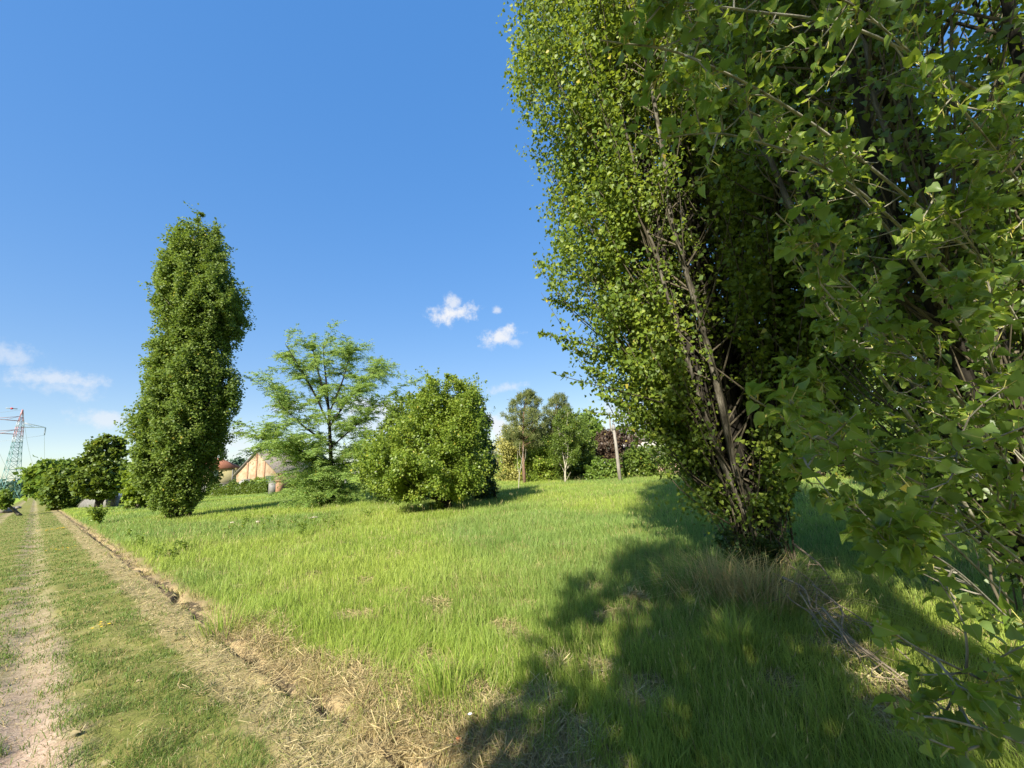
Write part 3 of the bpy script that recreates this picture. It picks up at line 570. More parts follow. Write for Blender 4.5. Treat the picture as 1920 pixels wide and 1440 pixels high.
    mb = MB(); mb.inst(tmpl, tf, P, frames(T, Nn), leafsize * rng.uniform(.6, 1.25, len(P))); mb.build('crown', M[leafmat], o)
    print(name, 'leaves', len(P))
    return o
R_main = vase([0, .5, 1.2, 2.2, 3.2, 4, 5, 6, 7, 10, 13], [.35, .85, 1.4, 2.1, 2.75, 3.35, 3.65, 3.85, 4.25, 4.8, 3.8])
EDGE_Y = np.array([-2000, 0, 60, 100, 150, 250, 290, 330, 400, 450, 490, 550, 590, 640, 700, 760, 850, 900, 950, 1000, 1040, 1500]); EDGE_X = np.array([880, 920, 942, 968, 945, 942, 972, 998, 1004, 1024, 1014, 1028, 1040, 1030, 1060, 1105, 1155, 1190, 1240, 1290, 1330, 1400])
def clip_main(P):
    dr = P[:, :2] - main_xy; front = -(dr @ unit(main_xy)); lt = np.abs(dr @ unit(np.array([main_xy[1], -main_xy[0]])) + .02 + .05 * P[:, 2]); op = (front > -.1) & (lt < .20 + .04 * P[:, 2]) & (P[:, 2] < 6.5) & (P[:, 2] > 1.) & (noise3(P, .5, 83) > -.4)
    return _clip_main(P) & ~op
def _clip_main(P):
    x, y, w = project(P); x = x - 12 * noise3(P, .8, 79); return ((x > np.interp(y, EDGE_Y, EDGE_X)) & ~((x > 1475 + .35 * (1000 - y)) & (y > 850))) | (w < 0)
MAIN = poplar('poplar_tree', 'big many-stemmed poplar in front of the meadow with leafy vase-shaped crown and tangled base', main_xy, R_main, 13, 26, 90, 290, .060, DELT, DELT_F, 'poplar', clip_main,
     thick=((PI * .9, .20, .12, 13), (2.6, .06, .19, 13), (1.8, .22, .11, 12), (PI * 1.1, .36, .06, 12), (.1, .35, .05, 11)), z0=.4, whips=48, core=.22, side=.48, hole=-.62, pale='bark')

def spray(par, pts, r0, n, ls, m, tmpl=DELT, tf=DELT_F):
    """a leafy side branch of a poplar that is already built; pts from the root to the tip"""
    c = catmull(pts, 14); b = MB(); b.tube(c, np.linspace(r0, .003, 14), 6); lf = MB(); t = rng.uniform(.3, 1.02, n); sg = np.linspace(0, 1, 14); p = np.stack([np.interp(t, sg, c[:, k]) for k in range(3)], 1)
    q = unit(rng.normal(size=(n, 3)) * np.array([1, 1, .8]) + unit(c[-1] - c[0]) * .7); ln = rng.uniform(.03, .30, (n, 1)) * (1.25 - t[:, None]); p2 = p + q * ln
    lf.inst(tmpl, tf, p2, frames(unit(q * .5 + np.array([0, 0, -.5]) + rng.normal(size=(n, 3)) * .6), unit(np.array([0, -.3, .5]) + rng.normal(size=(n, 3)) * .7)), ls * rng.uniform(.6, 1.2, n))
    for k in range(0, n, 9): b.tube([p[k], p2[k]], [.003, .0015], 4, cap=False)
    B = b.build('branch', M['twig'], par, smooth=True); B['_base'] = list(par.location); lf.build('leaves', M[m], B)
MAIN['_base'] = list(MAIN.location); m3 = lambda dx, dy, z: np.array([main_xy[0] + dx, main_xy[1] + dy, z])
for (tx, ty, dp, n, z0_) in ((1018, 625, 6.1, 420, 2.6), (1060, 650, 6.4, 420, 2.3), (1100, 690, 5.9, 420, 2.0), (1052, 705, 4.4, 90, 2.0), (1130, 740, 5.6, 380, 1.7), (1095, 770, 6.2, 300, 1.8), (1165, 800, 5.6, 300, 1.4), (1028, 560, 6.6, 420, 3.1), (1015, 495, 6.8, 450, 3.6)):
    e = at(tx, ty, dp); r_ = m3(-.35 + rng.normal() * .1, rng.normal() * .2, z0_); spray(MAIN, [r_, r_ * .55 + e * .45 + np.array([0, 0, .05]), e], .016, n, .058, 'poplar')

# ---- near poplar on the right, its low boughs reaching towards the camera
NEAR_Y = np.array([-4000, 0, 80, 200, 290, 330, 380, 430, 500, 560, 640, 720, 820, 880, 960, 1050, 1150, 1200, 1340, 1420, 3000]); NEAR_X = np.array([1100, 1130, 1120, 1150, 1200, 1240, 1330, 1430, 1470, 1500, 1480, 1395, 1400, 1470, 1550, 1600, 1640, 1640, 1680, 1740, 1900])
def clip_near(P):
    x, y, w = project(P); dist = np.linalg.norm(P - CAM, axis=1)
    return ((x > np.interp(y, NEAR_Y, NEAR_X) + 20) | (w < .05)) & (dist > 1.15)
R_near = vase([0, .5, 1.2, 2.0, 3, 4, 7, 12], [.25, .4, .8, 1.6, 2.5, 2.9, 3.0, 1.4])
near_xy = np.array([4.05, 3.35])
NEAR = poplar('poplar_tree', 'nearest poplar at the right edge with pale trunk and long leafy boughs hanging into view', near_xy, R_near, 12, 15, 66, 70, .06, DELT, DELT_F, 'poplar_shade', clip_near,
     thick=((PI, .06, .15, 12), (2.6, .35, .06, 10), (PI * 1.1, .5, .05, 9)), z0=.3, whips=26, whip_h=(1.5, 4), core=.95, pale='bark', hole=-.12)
def bough(pts, r0, r1, ntwig, seed, leafsize=.054, dens=1.5):
    """one bough with side shoots and full leaves; pts are (pixel, pixel, depth) from the tip to the root"""
    global rng; rng = np.random.default_rng(seed)
    Q = np.array([at(*p) for p in pts])[::-1]; c = catmull(Q, 24); b = MB(); b.tube(c, np.linspace(r0 * .62, r1, 24), 7)
    lf, pt = MB(), MB(); seg = np.linspace(0, 1, 24); L_ = np.linalg.norm(np.diff(c, axis=0), axis=1).sum(); LP, LT, LN, PE = [], [], [], []
    def leafy(cv, n, t0):
        t = rng.uniform(t0, 1, n) ** .8; s_ = np.linspace(0, 1, len(cv)); p = np.stack([np.interp(t, s_, cv[:, k]) for k in range(3)], 1)
        ax = unit(cv[-1] - cv[0]); pd = unit(rng.normal(size=(n, 3)) * .7 + ax * .9 + np.array([0, 0, .2])); pl = rng.uniform(.025, .055, n)
        e = p + pd * pl[:, None] + np.array([0, 0, -.006]); PE.append(np.stack([p, e], 1)); LP.append(e)
        LT.append(unit(pd * .6 + np.array([0, 0, -.30]) + rng.normal(size=(n, 3)) * .55)); LN.append(unit(pd * .4 + np.array([0, 0, .6]) + rng.normal(size=(n, 3)) * .7))
    for k in range(ntwig):
        t = rng.uniform(.12, .97); p0 = np.array([np.interp(t, seg, c[:, q]) for q in range(3)]); tg = unit(np.array([np.interp(min(t + .05, 1), seg, c[:, q]) - np.interp(t - .05, seg, c[:, q]) for q in range(3)]))
        dv = unit(tg + rng.normal(size=3) * .62 + np.array([0, 0, .15])); ln = rng.uniform(.12, .42) * (1.2 - .5 * t); e = p0 + dv * ln; cv = catmull([p0, (p0 + e) / 2 + rng.normal(size=3) * .02 - np.array([0, 0, .01]), e], 5)
        if not clip_near(cv[[2, 4]]).all(): continue
        b.tube(cv, np.linspace(.0042, .0018, 5), 5, cap=False); leafy(cv, int(rng.integers(5, 12) * dens), .25)
    leafy(c[-8:], int(9 * dens), .2)
    P, T, Nn, PE = np.concatenate(LP), np.concatenate(LT), np.concatenate(LN), np.concatenate(PE)
    x, y, w = project(P); k = (x > np.interp(y, NEAR_Y, NEAR_X) - 5) & (np.linalg.norm(P - CAM, axis=1) > .8); P, T, Nn, PE = P[k], T[k], Nn[k], PE[k]
    FR = frames(T, Nn); FR[:, 2] *= rng.uniform(.2, 2.4, (len(P), 1)); FR[:, 0] *= rng.uniform(.78, 1.12, (len(P), 1)); ls_ = leafsize * rng.uniform(.45, 1.2, len(P)); lf.inst(FULL, FULL_F, P, FR, ls_); F2 = FR.copy(); F2[:, 0] = unit(F2[:, 0]) * (.0013 / ls_)[:, None]; pt.inst(STRIP, STRIP_F, P + unit(FR[:, 2]) * .0022, F2, ls_ * .8)
    d = PE[:, 1] - PE[:, 0]; ln = np.linalg.norm(d, axis=1); FR = frames(d, unit(np.cross(d, RT) + 1e-3)); FR[:, 0] *= (.0036 / ln)[:, None]; pt.inst(STRIP, STRIP_F, PE[:, 0], FR, ln)
    B = b.build('bough', M['palebark'], NEAR, smooth=True); B['_base'] = NEAR['_base'] if '_base' in NEAR else list(NEAR.location)
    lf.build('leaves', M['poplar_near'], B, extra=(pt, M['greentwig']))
BOUGHS = [
    ([(1125, 75, 1.45), (1300, 110, 1.7), (1520, 230, 2.1), (1760, 420, 2.6), (2000, 640, 3.0)], .020, 24),
    ([(1235, 255, 1.5), (1400, 260, 1.75), (1600, 350, 2.2), (1830, 560, 2.8)], .016, 24),
    ([(1225, 0, 1.4), (1400, 20, 1.7), (1620, 60, 2.1), (1850, 180, 2.6)], .016, 24),
    ([(1275, 160, 1.9), (1460, 240, 2.2), (1640, 400, 2.6), (1860, 700, 3.0)], .018, 26),
    ([(1455, 400, 1.5), (1560, 500, 1.7), (1700, 640, 2.0), (1830, 790, 2.3), (1990, 1000, 2.6)], .014, 22),
    ([(1480, 480, 2.3), (1570, 600, 2.5), (1690, 760, 2.8), (1830, 980, 3.1)], .026, 26),
    ([(1408, 745, 1.15), (1500, 800, 1.3), (1600, 850, 1.5), (1760, 930, 1.8), (1960, 1090, 2.2)], .010, 16),
    ([(1490, 860, 1.5), (1590, 860, 1.7), (1720, 960, 2.0), (1900, 1130, 2.4)], .011, 22),
    ([(1510, 690, 1.9), (1600, 800, 2.1), (1720, 910, 2.4), (1880, 1060, 2.7)], .014, 24),
    ([(1560, 560, 1.7), (1660, 640, 1.9), (1790, 740, 2.2), (1960, 900, 2.6)], .013, 24),
    ([(1590, 950, 1.7), (1690, 1000, 1.9), (1800, 1080, 2.1), (1960, 1220, 2.5)], .011, 24),
    ([(1645, 1165, 1.0), (1720, 1215, 1.15), (1810, 1260, 1.3), (1960, 1330, 1.5)], .008, 10),
    ([(1690, 1352, 1.0), (1750, 1345, 1.05), (1850, 1370, 1.15), (1990, 1420, 1.4)], .007, 7),
    ([(1690, 1010, 1.35), (1780, 1060, 1.5), (1860, 1130, 1.7), (1980, 1250, 2.0)], .009, 18),
    ([(1860, 540, 1.6), (1850, 640, 1.9), (1900, 800, 2.2), (1990, 1000, 2.6)], .013, 18),
    ([(1740, 360, 1.9), (1830, 470, 2.2), (1930, 640, 2.6)], .012, 20),
    ([(1760, 150, 1.7), (1880, 300, 2.1), (1990, 470, 2.6)], .012, 20),
    ([(1500, -40, 1.5), (1640, 40, 1.8), (1800, 200, 2.2), (1960, 420, 2.6)], .014, 22),
    ([(1780, 1290, 1.25), (1850, 1300, 1.4), (1960, 1340, 1.7)], .007, 12),
    ([(1780, 830, 1.5), (1850, 910, 1.7), (1950, 1040, 2.0)], .009, 18),
]
NEAR['_base'] = list(NEAR.location)
for i, (p, r, nt_) in enumerate(BOUGHS): bough(p, r, .0022, nt_, 100 + i, .047 if p[0][2] < 1.3 else .054)
rng = np.random.default_rng(19)
# ---- the poplar the photographer stands under: only its shadow is in the picture
R_back = vase([0, 1, 3, 4.3, 5.5, 6.7, 7.6, 8.6, 9.5], [.3, .9, 1.4, 1.6, 1.95, 2.2, 1.6, .8, .2])
def clip_back(P): return (P[:, 1] < -.9) | (np.linalg.norm(P - CAM, axis=1) > 2.2) & (P[:, 1] < -.2)
poplar('poplar_tree', 'poplar standing behind the camera that throws the broad shadow on the near grass', (-1.62, -4.0), R_back, 9.5, 16, 50, 80, .11, KITE, KITE_F, 'poplar', clip_back, thick=((1., .1, .15, 9.5),), z0=.5, core=.8, hole=.5)
R_top = vase([0, 7.5, 9, 10, 12, 14, 15.5], [.15, .2, .6, 1.2, 1.4, .9, .2])
poplar('poplar_tree', 'added unseen tall poplar behind the camera, bare below, shading the big poplar', (-.45, -5.3), R_top, 15.5, 12, 46, 70, .12, KITE, KITE_F, 'poplar', clip_back, thick=((1., .1, .16, 15.5),), z0=8.3, core=1., hole=-.5)  # unseen, added to shade the big poplar; bare below to let sun through
R_side = vase([0, 1, 2.5, 4.5, 7, 9, 10.5], [.4, 1.0, 1.6, 1.9, 1.7, 1.0, .2])
poplar('poplar_tree', 'added unseen poplar behind the camera on its right side, shading the nearest poplar', (4.3, -2.6), R_side, 10.5, 15, 40, 50, .11, KITE, KITE_F, 'poplar', clip_back, thick=((1., .1, .15, 10.5),), z0=.5, core=.8, hole=.9)  # unseen, added to keep sun off the near foliage

# ---- trees and shrubs of the middle distance
tree('bush_tree', 'broad rounded bushy tree in the middle of the meadow with yellow-green leaves', (-2.6, 15.6),
     [(700, 812, 852), (715, 790, 880), (735, 775, 893), (760, 758, 900), (790, 742, 908), (820, 718, 915), (850, 690, 918), (880, 690, 922), (905, 705, 915), (928, 730, 895), (942, 770, 885), (952, 815, 872), (962, 835, 862)],
     'bush', .078, 300, 300, bark='darkshadebark', cs=.24, trunk_r=.09, limbs=40, jitter=.3, up=.6, sprigs=200, sprig_len=.75, holes=.5, slack=1.18)
tree('bush_tree', 'soft green bushy tree half hidden behind the left side of the broad bushy tree', (-6.2, 20.6),
     [(742, 740, 790), (755, 722, 810), (780, 705, 820), (810, 690, 820), (850, 672, 820), (900, 670, 820), (930, 690, 810), (945, 715, 790)],
     'mid', .13, 170, 100, bark='darkshadebark', cs=.28, trunk_r=.1, limbs=20, jitter=.2)
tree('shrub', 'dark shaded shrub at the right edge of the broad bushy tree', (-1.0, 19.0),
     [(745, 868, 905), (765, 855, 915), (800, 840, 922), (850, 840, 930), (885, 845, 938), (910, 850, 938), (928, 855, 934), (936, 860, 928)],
     'dark', .10, 170, 150, bark='darkshadebark', cat='shrub', cs=.3, trunk_r=.04, limbs=12, jitter=.2)
# feathery locust
def locust():
    base = np.array([-10.3, 22.55]); D = np.hypot(*base); nrm = base / D; lat = np.array([nrm[1], -nrm[0]])
    o = empty('locust_tree', (base[0], base[1], -.03), 'airy feathery-leaved tree with tiered spreading branches, right of the lone columnar poplar', 'tree')
    def pt(x, y, dz=0.):
        d = ray(x, y); t = D / (d[:2] @ nrm); p = CAM + d * t; return p + np.array([nrm[0], nrm[1], 0]) * dz
    tr = MB(); tk = catmull([np.array([base[0], base[1], -.1]), pt(621, 890), pt(619, 830), pt(617, 780), pt(612, 720), pt(608, 680), pt(606, 655)], 24)
    tr.tube(tk, np.linspace(.14, .015, 24), 8); lv = MB(); P_, T_, N_ = [], [], []
    tips = [(540, 647), (565, 642), (592, 642), (615, 640), (645, 641), (668, 655), (690, 652), (715, 676), (742, 680), (755, 712), (722, 712), (740, 742), (705, 748), (507, 690), (540, 672), (500, 728), (530, 722), (555, 700), (516, 762), (545, 748), (577, 690), (640, 680), (665, 700), (690, 730), (650, 730),
            (498, 796), (530, 800), (448, 815), (478, 822), (463, 846), (500, 846), (540, 835), (520, 862), (560, 862), (700, 785), (722, 770), (690, 815), (705, 840), (660, 790), (655, 850), (690, 868), (580, 780), (590, 830), (575, 880), (545, 890), (520, 905), (670, 890), (640, 870), (600, 905), (650, 910), (500, 935), (525, 945), (560, 925), (680, 930), (600, 945), (640, 945), (575, 950)]
    limbs = []
    for q, r in (([(618, 800), (590, 740), (560, 690), (540, 660)], .07), ([(617, 770), (600, 710), (588, 665)], .06), ([(617, 775), (640, 720), (655, 670)], .06), ([(618, 800), (660, 740), (705, 695)], .07), ([(619, 835), (570, 800), (530, 765)], .06), ([(619, 840), (665, 800), (700, 770)], .055), ([(620, 865), (560, 845), (500, 828)], .06), ([(620, 870), (660, 850), (690, 830)], .05)):
        for rep in range(2):
            dz = rng.normal() * .5 + (rep * 2 - 1) * 1.3; pts = [pt(*p, dz * i / len(q)) for i, p in enumerate(q)]; c = catmull(pts, 14); limbs.append(c); tr.tube(c, np.linspace(r * .8, .010, 14), 6)
    LPt = np.concatenate(limbs + [tk])
    cy = np.array([645, 680, 715, 750, 800, 840, 870, 900, 940]); cl = np.array([545, 515, 510, 525, 500, 470, 530, 530, 545]); cr = np.array([675, 735, 742, 715, 705, 712, 695, 685, 685]); fill = []
    for _ in range(215): yy = rng.uniform(648, 938); fill.append((rng.uniform(np.interp(yy, cy, cl), np.interp(yy, cy, cr)), yy))
    for (x, y) in fill + [q for q in tips] + [(q[0] + rng.normal() * 20, q[1] + rng.normal() * 9) for q in tips] + [(q[0] * .6 + 615 * .4 + rng.normal() * 12, q[1] + rng.normal() * 10) for q in tips]:
        e = pt(x, y, rng.normal() * 1.5); dl = LPt - e; score = np.linalg.norm(dl, axis=1) + 3. * np.clip(dl[:, 2] + .15, 0, None) + .5 * np.abs(np.linalg.norm(dl, axis=1) - 1.6); p0 = LPt[int(np.argmin(score))]
        ln = np.linalg.norm(e - p0) + .05; mid = (p0 + e) / 2 + np.array([0, 0, .10 * ln]); c = catmull([p0, mid, e], 10); tr.tube(c, np.linspace(.011, .003, 10), 4, cap=False)
        nf = int(13 + 12 * ln); t = rng.uniform(.1, 1.03, nf); s = np.linspace(0, 1, 10); q = np.stack([np.interp(t, s, c[:, k]) for k in range(3)], 1)
        ax = unit(e - p0); d = unit(ax * .6 + rng.normal(size=(nf, 3)) * np.array([.85, .85, .28]) + np.array([0, 0, .02])); fl = rng.uniform(.25, .7, nf); m = 15
        r = np.linspace(.05, 1, m)[None, :, None]; pts = q[:, None] + d[:, None] * fl[:, None, None] * r + np.array([0, 0, -.30]) * (fl[:, None, None] * r ** 2)
        sd = unit(np.cross(d, [0, 0, 1.])); sg = np.where(np.arange(m) % 2, 1, -1)[None, :, None]
        P_.append(pts.reshape(-1, 3)); T_.append((sd[:, None] * sg + d[:, None] * .35 + rng.normal(size=(nf, m, 3)) * .3).reshape(-1, 3)); N_.append((np.array([0, 0, .7]) + rng.normal(size=(nf, m, 3)) * .7).reshape(-1, 3))
    P, T, Nn = np.concatenate(P_), unit(np.concatenate(T_)), unit(np.concatenate(N_)); FR = frames(T, Nn); FR[:, 0] *= .55
    k = P[:, 2] > .1; lv.inst(KITE, KITE_F, P[k], FR[k], rng.uniform(.07, .12, k.sum()))
    tr.build('trunk', M['darkshadebark'], o, smooth=True); lv.build('crown', M['locust'], o)
locust()
# pines
def pine(base, rows, label, n=260, bark='pinebark'):
    z, xl, xr, lat, nrm = profile(base, rows); b = np.array([base[0], base[1], -.03]); o = empty('pine_tree', b, label, 'tree'); tr, lv = MB(), MB(); top = z[-1]
    tk = np.zeros((10, 3)); t = np.linspace(0, 1, 10); tk[:, :2] = b[:2] + (np.interp(t * top, z, (xl + xr) / 2) * np.clip((t - .2) * 1.3, 0, 1))[:, None] * lat; tk[:, 2] = t * top * .97
    tr.tube(tk, np.linspace(.13, .025, 10), 8)
    for i in range(n):
        cz = rng.uniform(z[0], top); R = np.interp(cz, z, (xr - xl) / 2); C = np.interp(cz, z, (xr + xl) / 2); a = rng.uniform(0, 2 * PI); rr = R * rng.beta(3, 1.2)
        e = np.array([*(b[:2] + (C + rr * math.cos(a)) * lat + rr * math.sin(a) * nrm), cz]); zt = np.clip(cz - .35 * rr - .2, .3 * top, top * .95); p0 = np.array([np.interp(zt, tk[:, 2], tk[:, k]) for k in range(3)])
        if i % 3 == 0: tr.tube(catmull([p0, (p0 + e) / 2 - np.array([0, 0, .1 * rr]), e], 6), np.linspace(.028, .008, 6), 4, cap=False)
        m = 70; d = unit(rng.normal(size=(m, 3)) + np.array([0, 0, .5]) + unit(e - p0) * .5); FR = frames(d, randdir(m)); FR[:, 0] *= .10
        lv.inst(STRIP, STRIP_F, e + rng.normal(size=(m, 3)) * .10, FR, rng.uniform(.16, .30, m))
    tr.build('trunk', M[bark], o, smooth=True); lv.build('crown', M['pine'], o)
pine((.46, 31.0), [(737, 975, 998), (750, 958, 1012), (775, 943, 1025), (800, 940, 1030), (815, 945, 1025), (838, 955, 1015)], 'slender pine with round grey-green crown and bare straight trunk', 170)
pine((2.6, 34.0), [(742, 1040, 1058), (760, 1022, 1068), (790, 1012, 1072), (815, 1006, 1075), (850, 1012, 1070)], 'second pine with shorter olive crown, just right of the slender pine', 200)
tree('shrub', 'pale yellow-green flowering shrub behind the slender pine', (-.3, 36.5), [(800, 945, 1010), (815, 928, 1045), (845, 916, 1060), (880, 916, 1060), (908, 925, 1050)], 'pale_shrub', .15, 210, 130, cat='shrub', cs=.3, limbs=10, jitter=.25)
tree('conifer', 'dark dense evergreen behind the double white stems', (3.7, 33.5), [(775, 1050, 1085), (800, 1030, 1105), (850, 1012, 1122), (880, 1008, 1126), (905, 1016, 1122)], 'mid', .15, 210, 150, bark='darkshadebark', cs=.28, limbs=10, flat_=.6, jitter=.25)
tree('shrub', 'olive green shrub at the foot of the slender pine', (1.6, 33.0), [(822, 990, 1035), (845, 978, 1050), (870, 972, 1056), (895, 972, 1056), (908, 980, 1048)], 'bush', .13, 130, 110, cat='shrub', cs=.3, limbs=8, jitter=.25)
tree('young_tree', 'thin young tree with pale forked stems and fine green foliage', (3.2, 28.8), [(765, 1045, 1075), (785, 1033, 1090), (815, 1024, 1098), (850, 1024, 1098), (872, 1036, 1090)], 'mid', .09, 150, 90, bark='palebark', cs=.25, trunk_r=.055, trunk_top=.55, limbs=16, jitter=.25)
tree('broadleaf_tree', 'light green broadleaf tree rising behind the thin young tree', (6.2, 40.0), [(775, 1085, 1115), (790, 1075, 1130), (820, 1070, 1140), (855, 1075, 1140), (880, 1080, 1135)], 'bright', .24, 130, 90, cs=.28, limbs=12, jitter=.22)
tree('purple_tree', 'purple-leaved plum tree behind the pale leaning pole', (8.3, 36.0), [(808, 1128, 1175), (825, 1112, 1195), (850, 1110, 1200), (875, 1115, 1195), (890, 1130, 1180)], 'purple', .17, 120, 90, bark='darkshadebark', cs=.3, limbs=12, jitter=.2)
tree('shrub', 'low bright green shrub left of the pale leaning pole', (5.6, 29.6), [(866, 1115, 1140), (874, 1103, 1155), (888, 1096, 1162), (900, 1100, 1160)], 'bright', .14, 80, 90, cat='shrub', cs=.3, limbs=6, jitter=.2)
tree('shrub', 'mid green shrub behind the foot of the pale leaning pole', (8.0, 29.5), [(840, 1180, 1215), (860, 1165, 1230), (890, 1165, 1235), (900, 1170, 1230)], 'mid', .16, 90, 90, cat='shrub', cs=.3, limbs=6, jitter=.2)
tree('shrub', 'dark green broad shrub left of the big poplar, in front of the white house', (9.5, 30.5), [(838, 1205, 1270), (855, 1190, 1300), (885, 1190, 1310), (898, 1195, 1300)], 'chestnut', .13, 120, 110, cat='shrub', cs=.3, limbs=6, jitter=.2)
# sapling, bare
def bare(base, pts, label):
    b = np.array([base[0], base[1], 0.]); D = np.hypot(*b[:2]); nrm = b[:2] / D; o = empty('bare_sapling', b, label, 'tree'); mb = MB()
    P = lambda x, y: CAM + ray(x, y) * (D / (ray(x, y)[:2] @ nrm))
    for q, r in pts: c = catmull([P(*k) for k in q], 10); mb.tube(c, np.linspace(r, .008, 10), 6)
    mb.build('trunk', M['palebark'], o, smooth=True)
bare((-.03, 25.2), [([(972, 921), (974, 890), (979, 860), (982, 835)], .035), ([(974, 890), (970, 870), (971, 845)], .02), ([(976, 880), (984, 862), (986, 842)], .015), ([(979, 862), (974, 850), (975, 830)], .012)], 'bare pale sapling in the grass in front of the slender pine')
bare((3.3, 28.4), [([(1060, 910), (1060, 880), (1056, 855), (1046, 800)], .05), ([(1060, 880), (1064, 855), (1066, 800)], .04), ([(1062, 900), (1070, 885)], .025), ([(1056, 855), (1048, 845)], .015)], 'double white-barked young stem in front of the dark evergreen')
# pole
b = ground_at(1163, 903); pe = empty('utility_pole', (b[0], b[1], 0), 'pale weathered leaning pole beside the purple-leaved tree', 'pole'); D = np.hypot(*b[:2]); nrm = b[:2] / D
P = lambda x, y: CAM + ray(x, y) * (D / (ray(x, y)[:2] @ nrm))
mb = MB(); mb.tube([np.array([b[0], b[1], -.2]), P(1159, 870), P(1155, 835), P(1151, 806)], [.115, .11, .10, .085], 12); mb.build('post', M['pole'], pe, smooth=True)
mb = MB(); mb.tube([P(1151, 806.5), P(1150, 797)], [.10, .095], 12); mb.build('cap', M['concrete'], pe, smooth=True)
mb = MB(); mb.tube([P(1151, 812) , P(1146, 806), P(1144, 796), P(1143, 780)], .05, 6); mb.build('bracket', M['pole'], pe, smooth=True)

# ---- left background
tree('broadleaf_tree', 'dark layered chestnut-like tree with short dark trunk near the end of the track', (-34.6, 34.2),
     [(815, 198, 222), (824, 180, 232), (838, 165, 236), (852, 168, 236), (862, 150, 240), (880, 140, 244), (900, 132, 244), (915, 138, 240), (925, 150, 232), (933, 165, 215)], 'chestnut', .26, 220, 200, bark='darkshadebark', cs=.26, flat_=.38, trunk_r=.24, limbs=22, jitter=.22, trunk_top=.7)
tree('broadleaf_tree', 'bright green round tree beyond the clipped hedge at the end of the track', (-64, 59), [(866, 78, 128), (874, 62, 140), (890, 54, 150), (910, 52, 150), (925, 62, 145), (936, 80, 130)], 'bright', .6, 150, 100, cs=.26, trunk_r=.2, limbs=12, jitter=.2)
tree('hedge_tree', 'tall dark conifer hedge block standing right beside the far track', (-41.5, 39.3), [(884, 95, 150), (892, 86, 158), (910, 82, 160), (930, 82, 158), (946, 86, 152), (954, 92, 145)], 'mid', .30, 150, 110, cs=.28, trunk_r=.15, limbs=8, flat_=1.2, jitter=.12)
tree('shrub', 'yellow-green shrub between the chestnut-like tree and the lone columnar poplar', (-27.5, 30.0), [(868, 245, 285), (885, 235, 300), (910, 226, 305), (930, 228, 300), (950, 236, 285)], 'bush', .22, 120, 90, cat='shrub', cs=.3, limbs=8, jitter=.22)
tree('shrub', 'small bright yellow-green bush at the left edge by the track', (-39, 32.6), [(925, 8, 18), (933, 2, 22), (943, -4, 22), (952, 0, 18)], 'bright', .16, 50, 70, cat='shrub', cs=.3, limbs=6, jitter=.2)
tree('sapling', 'small yellow-green sapling at the meadow edge beside the track', (-19.2, 19.2), [(957, 182, 192), (964, 178, 196), (974, 177, 194), (984, 179, 190)], 'bush', .08, 26, 22, cat='sapling', cs=.3, trunk_r=.012, limbs=6, jitter=.2)
tree('far_tree', 'hazy dark far tree between the lattice tower and the bright round tree', (-250, 212), [(903, 34, 54), (910, 29, 60), (925, 28, 62), (934, 32, 60)], 'haze', 1.6, 60, 70, cs=.3, trunk_r=.4, limbs=5)
tree('far_tree', 'hazy blue-green far tree behind the foot of the lattice tower', (-270, 216), [(906, 5, 20), (914, -2, 26), (926, -6, 28), (936, -4, 26)], 'haze', 1.6, 60, 70, cs=.3, trunk_r=.4, limbs=5)
tree('far_tree', 'small hazy far tree at the very end of the track', (-280, 244), [(918, 60, 74), (926, 56, 80), (934, 56, 80)], 'haze', 1.6, 40, 70, cs=.3, trunk_r=.4, limbs=5)
tree('far_tree', 'haze-tinted pale far tree between the yellow house and the old barn', (-70, 118), [(862, 446, 456), (872, 440, 460), (890, 438, 462), (905, 440, 460)], 'haze', .8, 40, 70, cs=.3, trunk_r=.3, limbs=5)
# clipped hedge in front of the houses
hA, hB = ground_at(392, 932), ground_at(507, 926); tt = rng.uniform(size=26000)
hx = hA[0] + (hB[0] - hA[0]) * tt; hy = hA[1] + (hB[1] - hA[1]) * tt; hd = unit(np.array([hB[0] - hA[0], hB[1] - hA[1]])); hn_ = np.array([-hd[1], hd[0]])
hz = 1.35 + .2 * smooth_noise(tt * 18, tt * 0, 3., 61); ang = rng.uniform(0, PI, len(tt)); k_ = rng.uniform(.75, 1.05, len(tt)) ; q = np.cos(ang) * .55 * k_
P = np.stack([hx + hn_[0] * q, hy + hn_[1] * q, np.sin(ang) ** .5 * hz * k_ * rng.uniform(.25, 1, len(tt)) ** .35], 1)
o = empty('hedge', ((hA[0] + hB[0]) / 2, (hA[1] + hB[1]) / 2, 0), 'low clipped green hedge in front of the yellow house and barn', 'hedge'); mb = MB()
mb.inst(KITE, KITE_F, P, frames(randdir(len(P)), unit(randdir(len(P)) + np.array([0, -.6, .7]))), rng.uniform(.10, .2, len(P))); mb.build('foliage', M['mid'], o)
mb = MB(); [mb.tube([np.array([hA[0] + (hB[0] - hA[0]) * f, hA[1] + (hB[1] - hA[1]) * f, -.05]), np.array([hA[0] + (hB[0] - hA[0]) * f, hA[1] + (hB[1] - hA[1]) * f, .9])], [.04, .015], 5) for f in np.linspace(.03, .97, 16)]; mb.build('stems', M['darkshadebark'], o)
tree('young_tree', 'small young tree with thin dark stem in front of the barn, under the feathery tree', (-19.5, 35.8), [(896, 548, 568), (905, 540, 572), (915, 540, 570), (922, 546, 566)], 'bush', .10, 34, 50, cs=.3, trunk_r=.035, limbs=8, jitter=.2)
tree('shrub', 'leafy climber growing against the barn gable', (-34.0, 55.6), [(893, 486, 497), (903, 470, 500), (916, 462, 502)], 'bush', .16, 60, 60, cat='shrub', cs=.3, limbs=5)

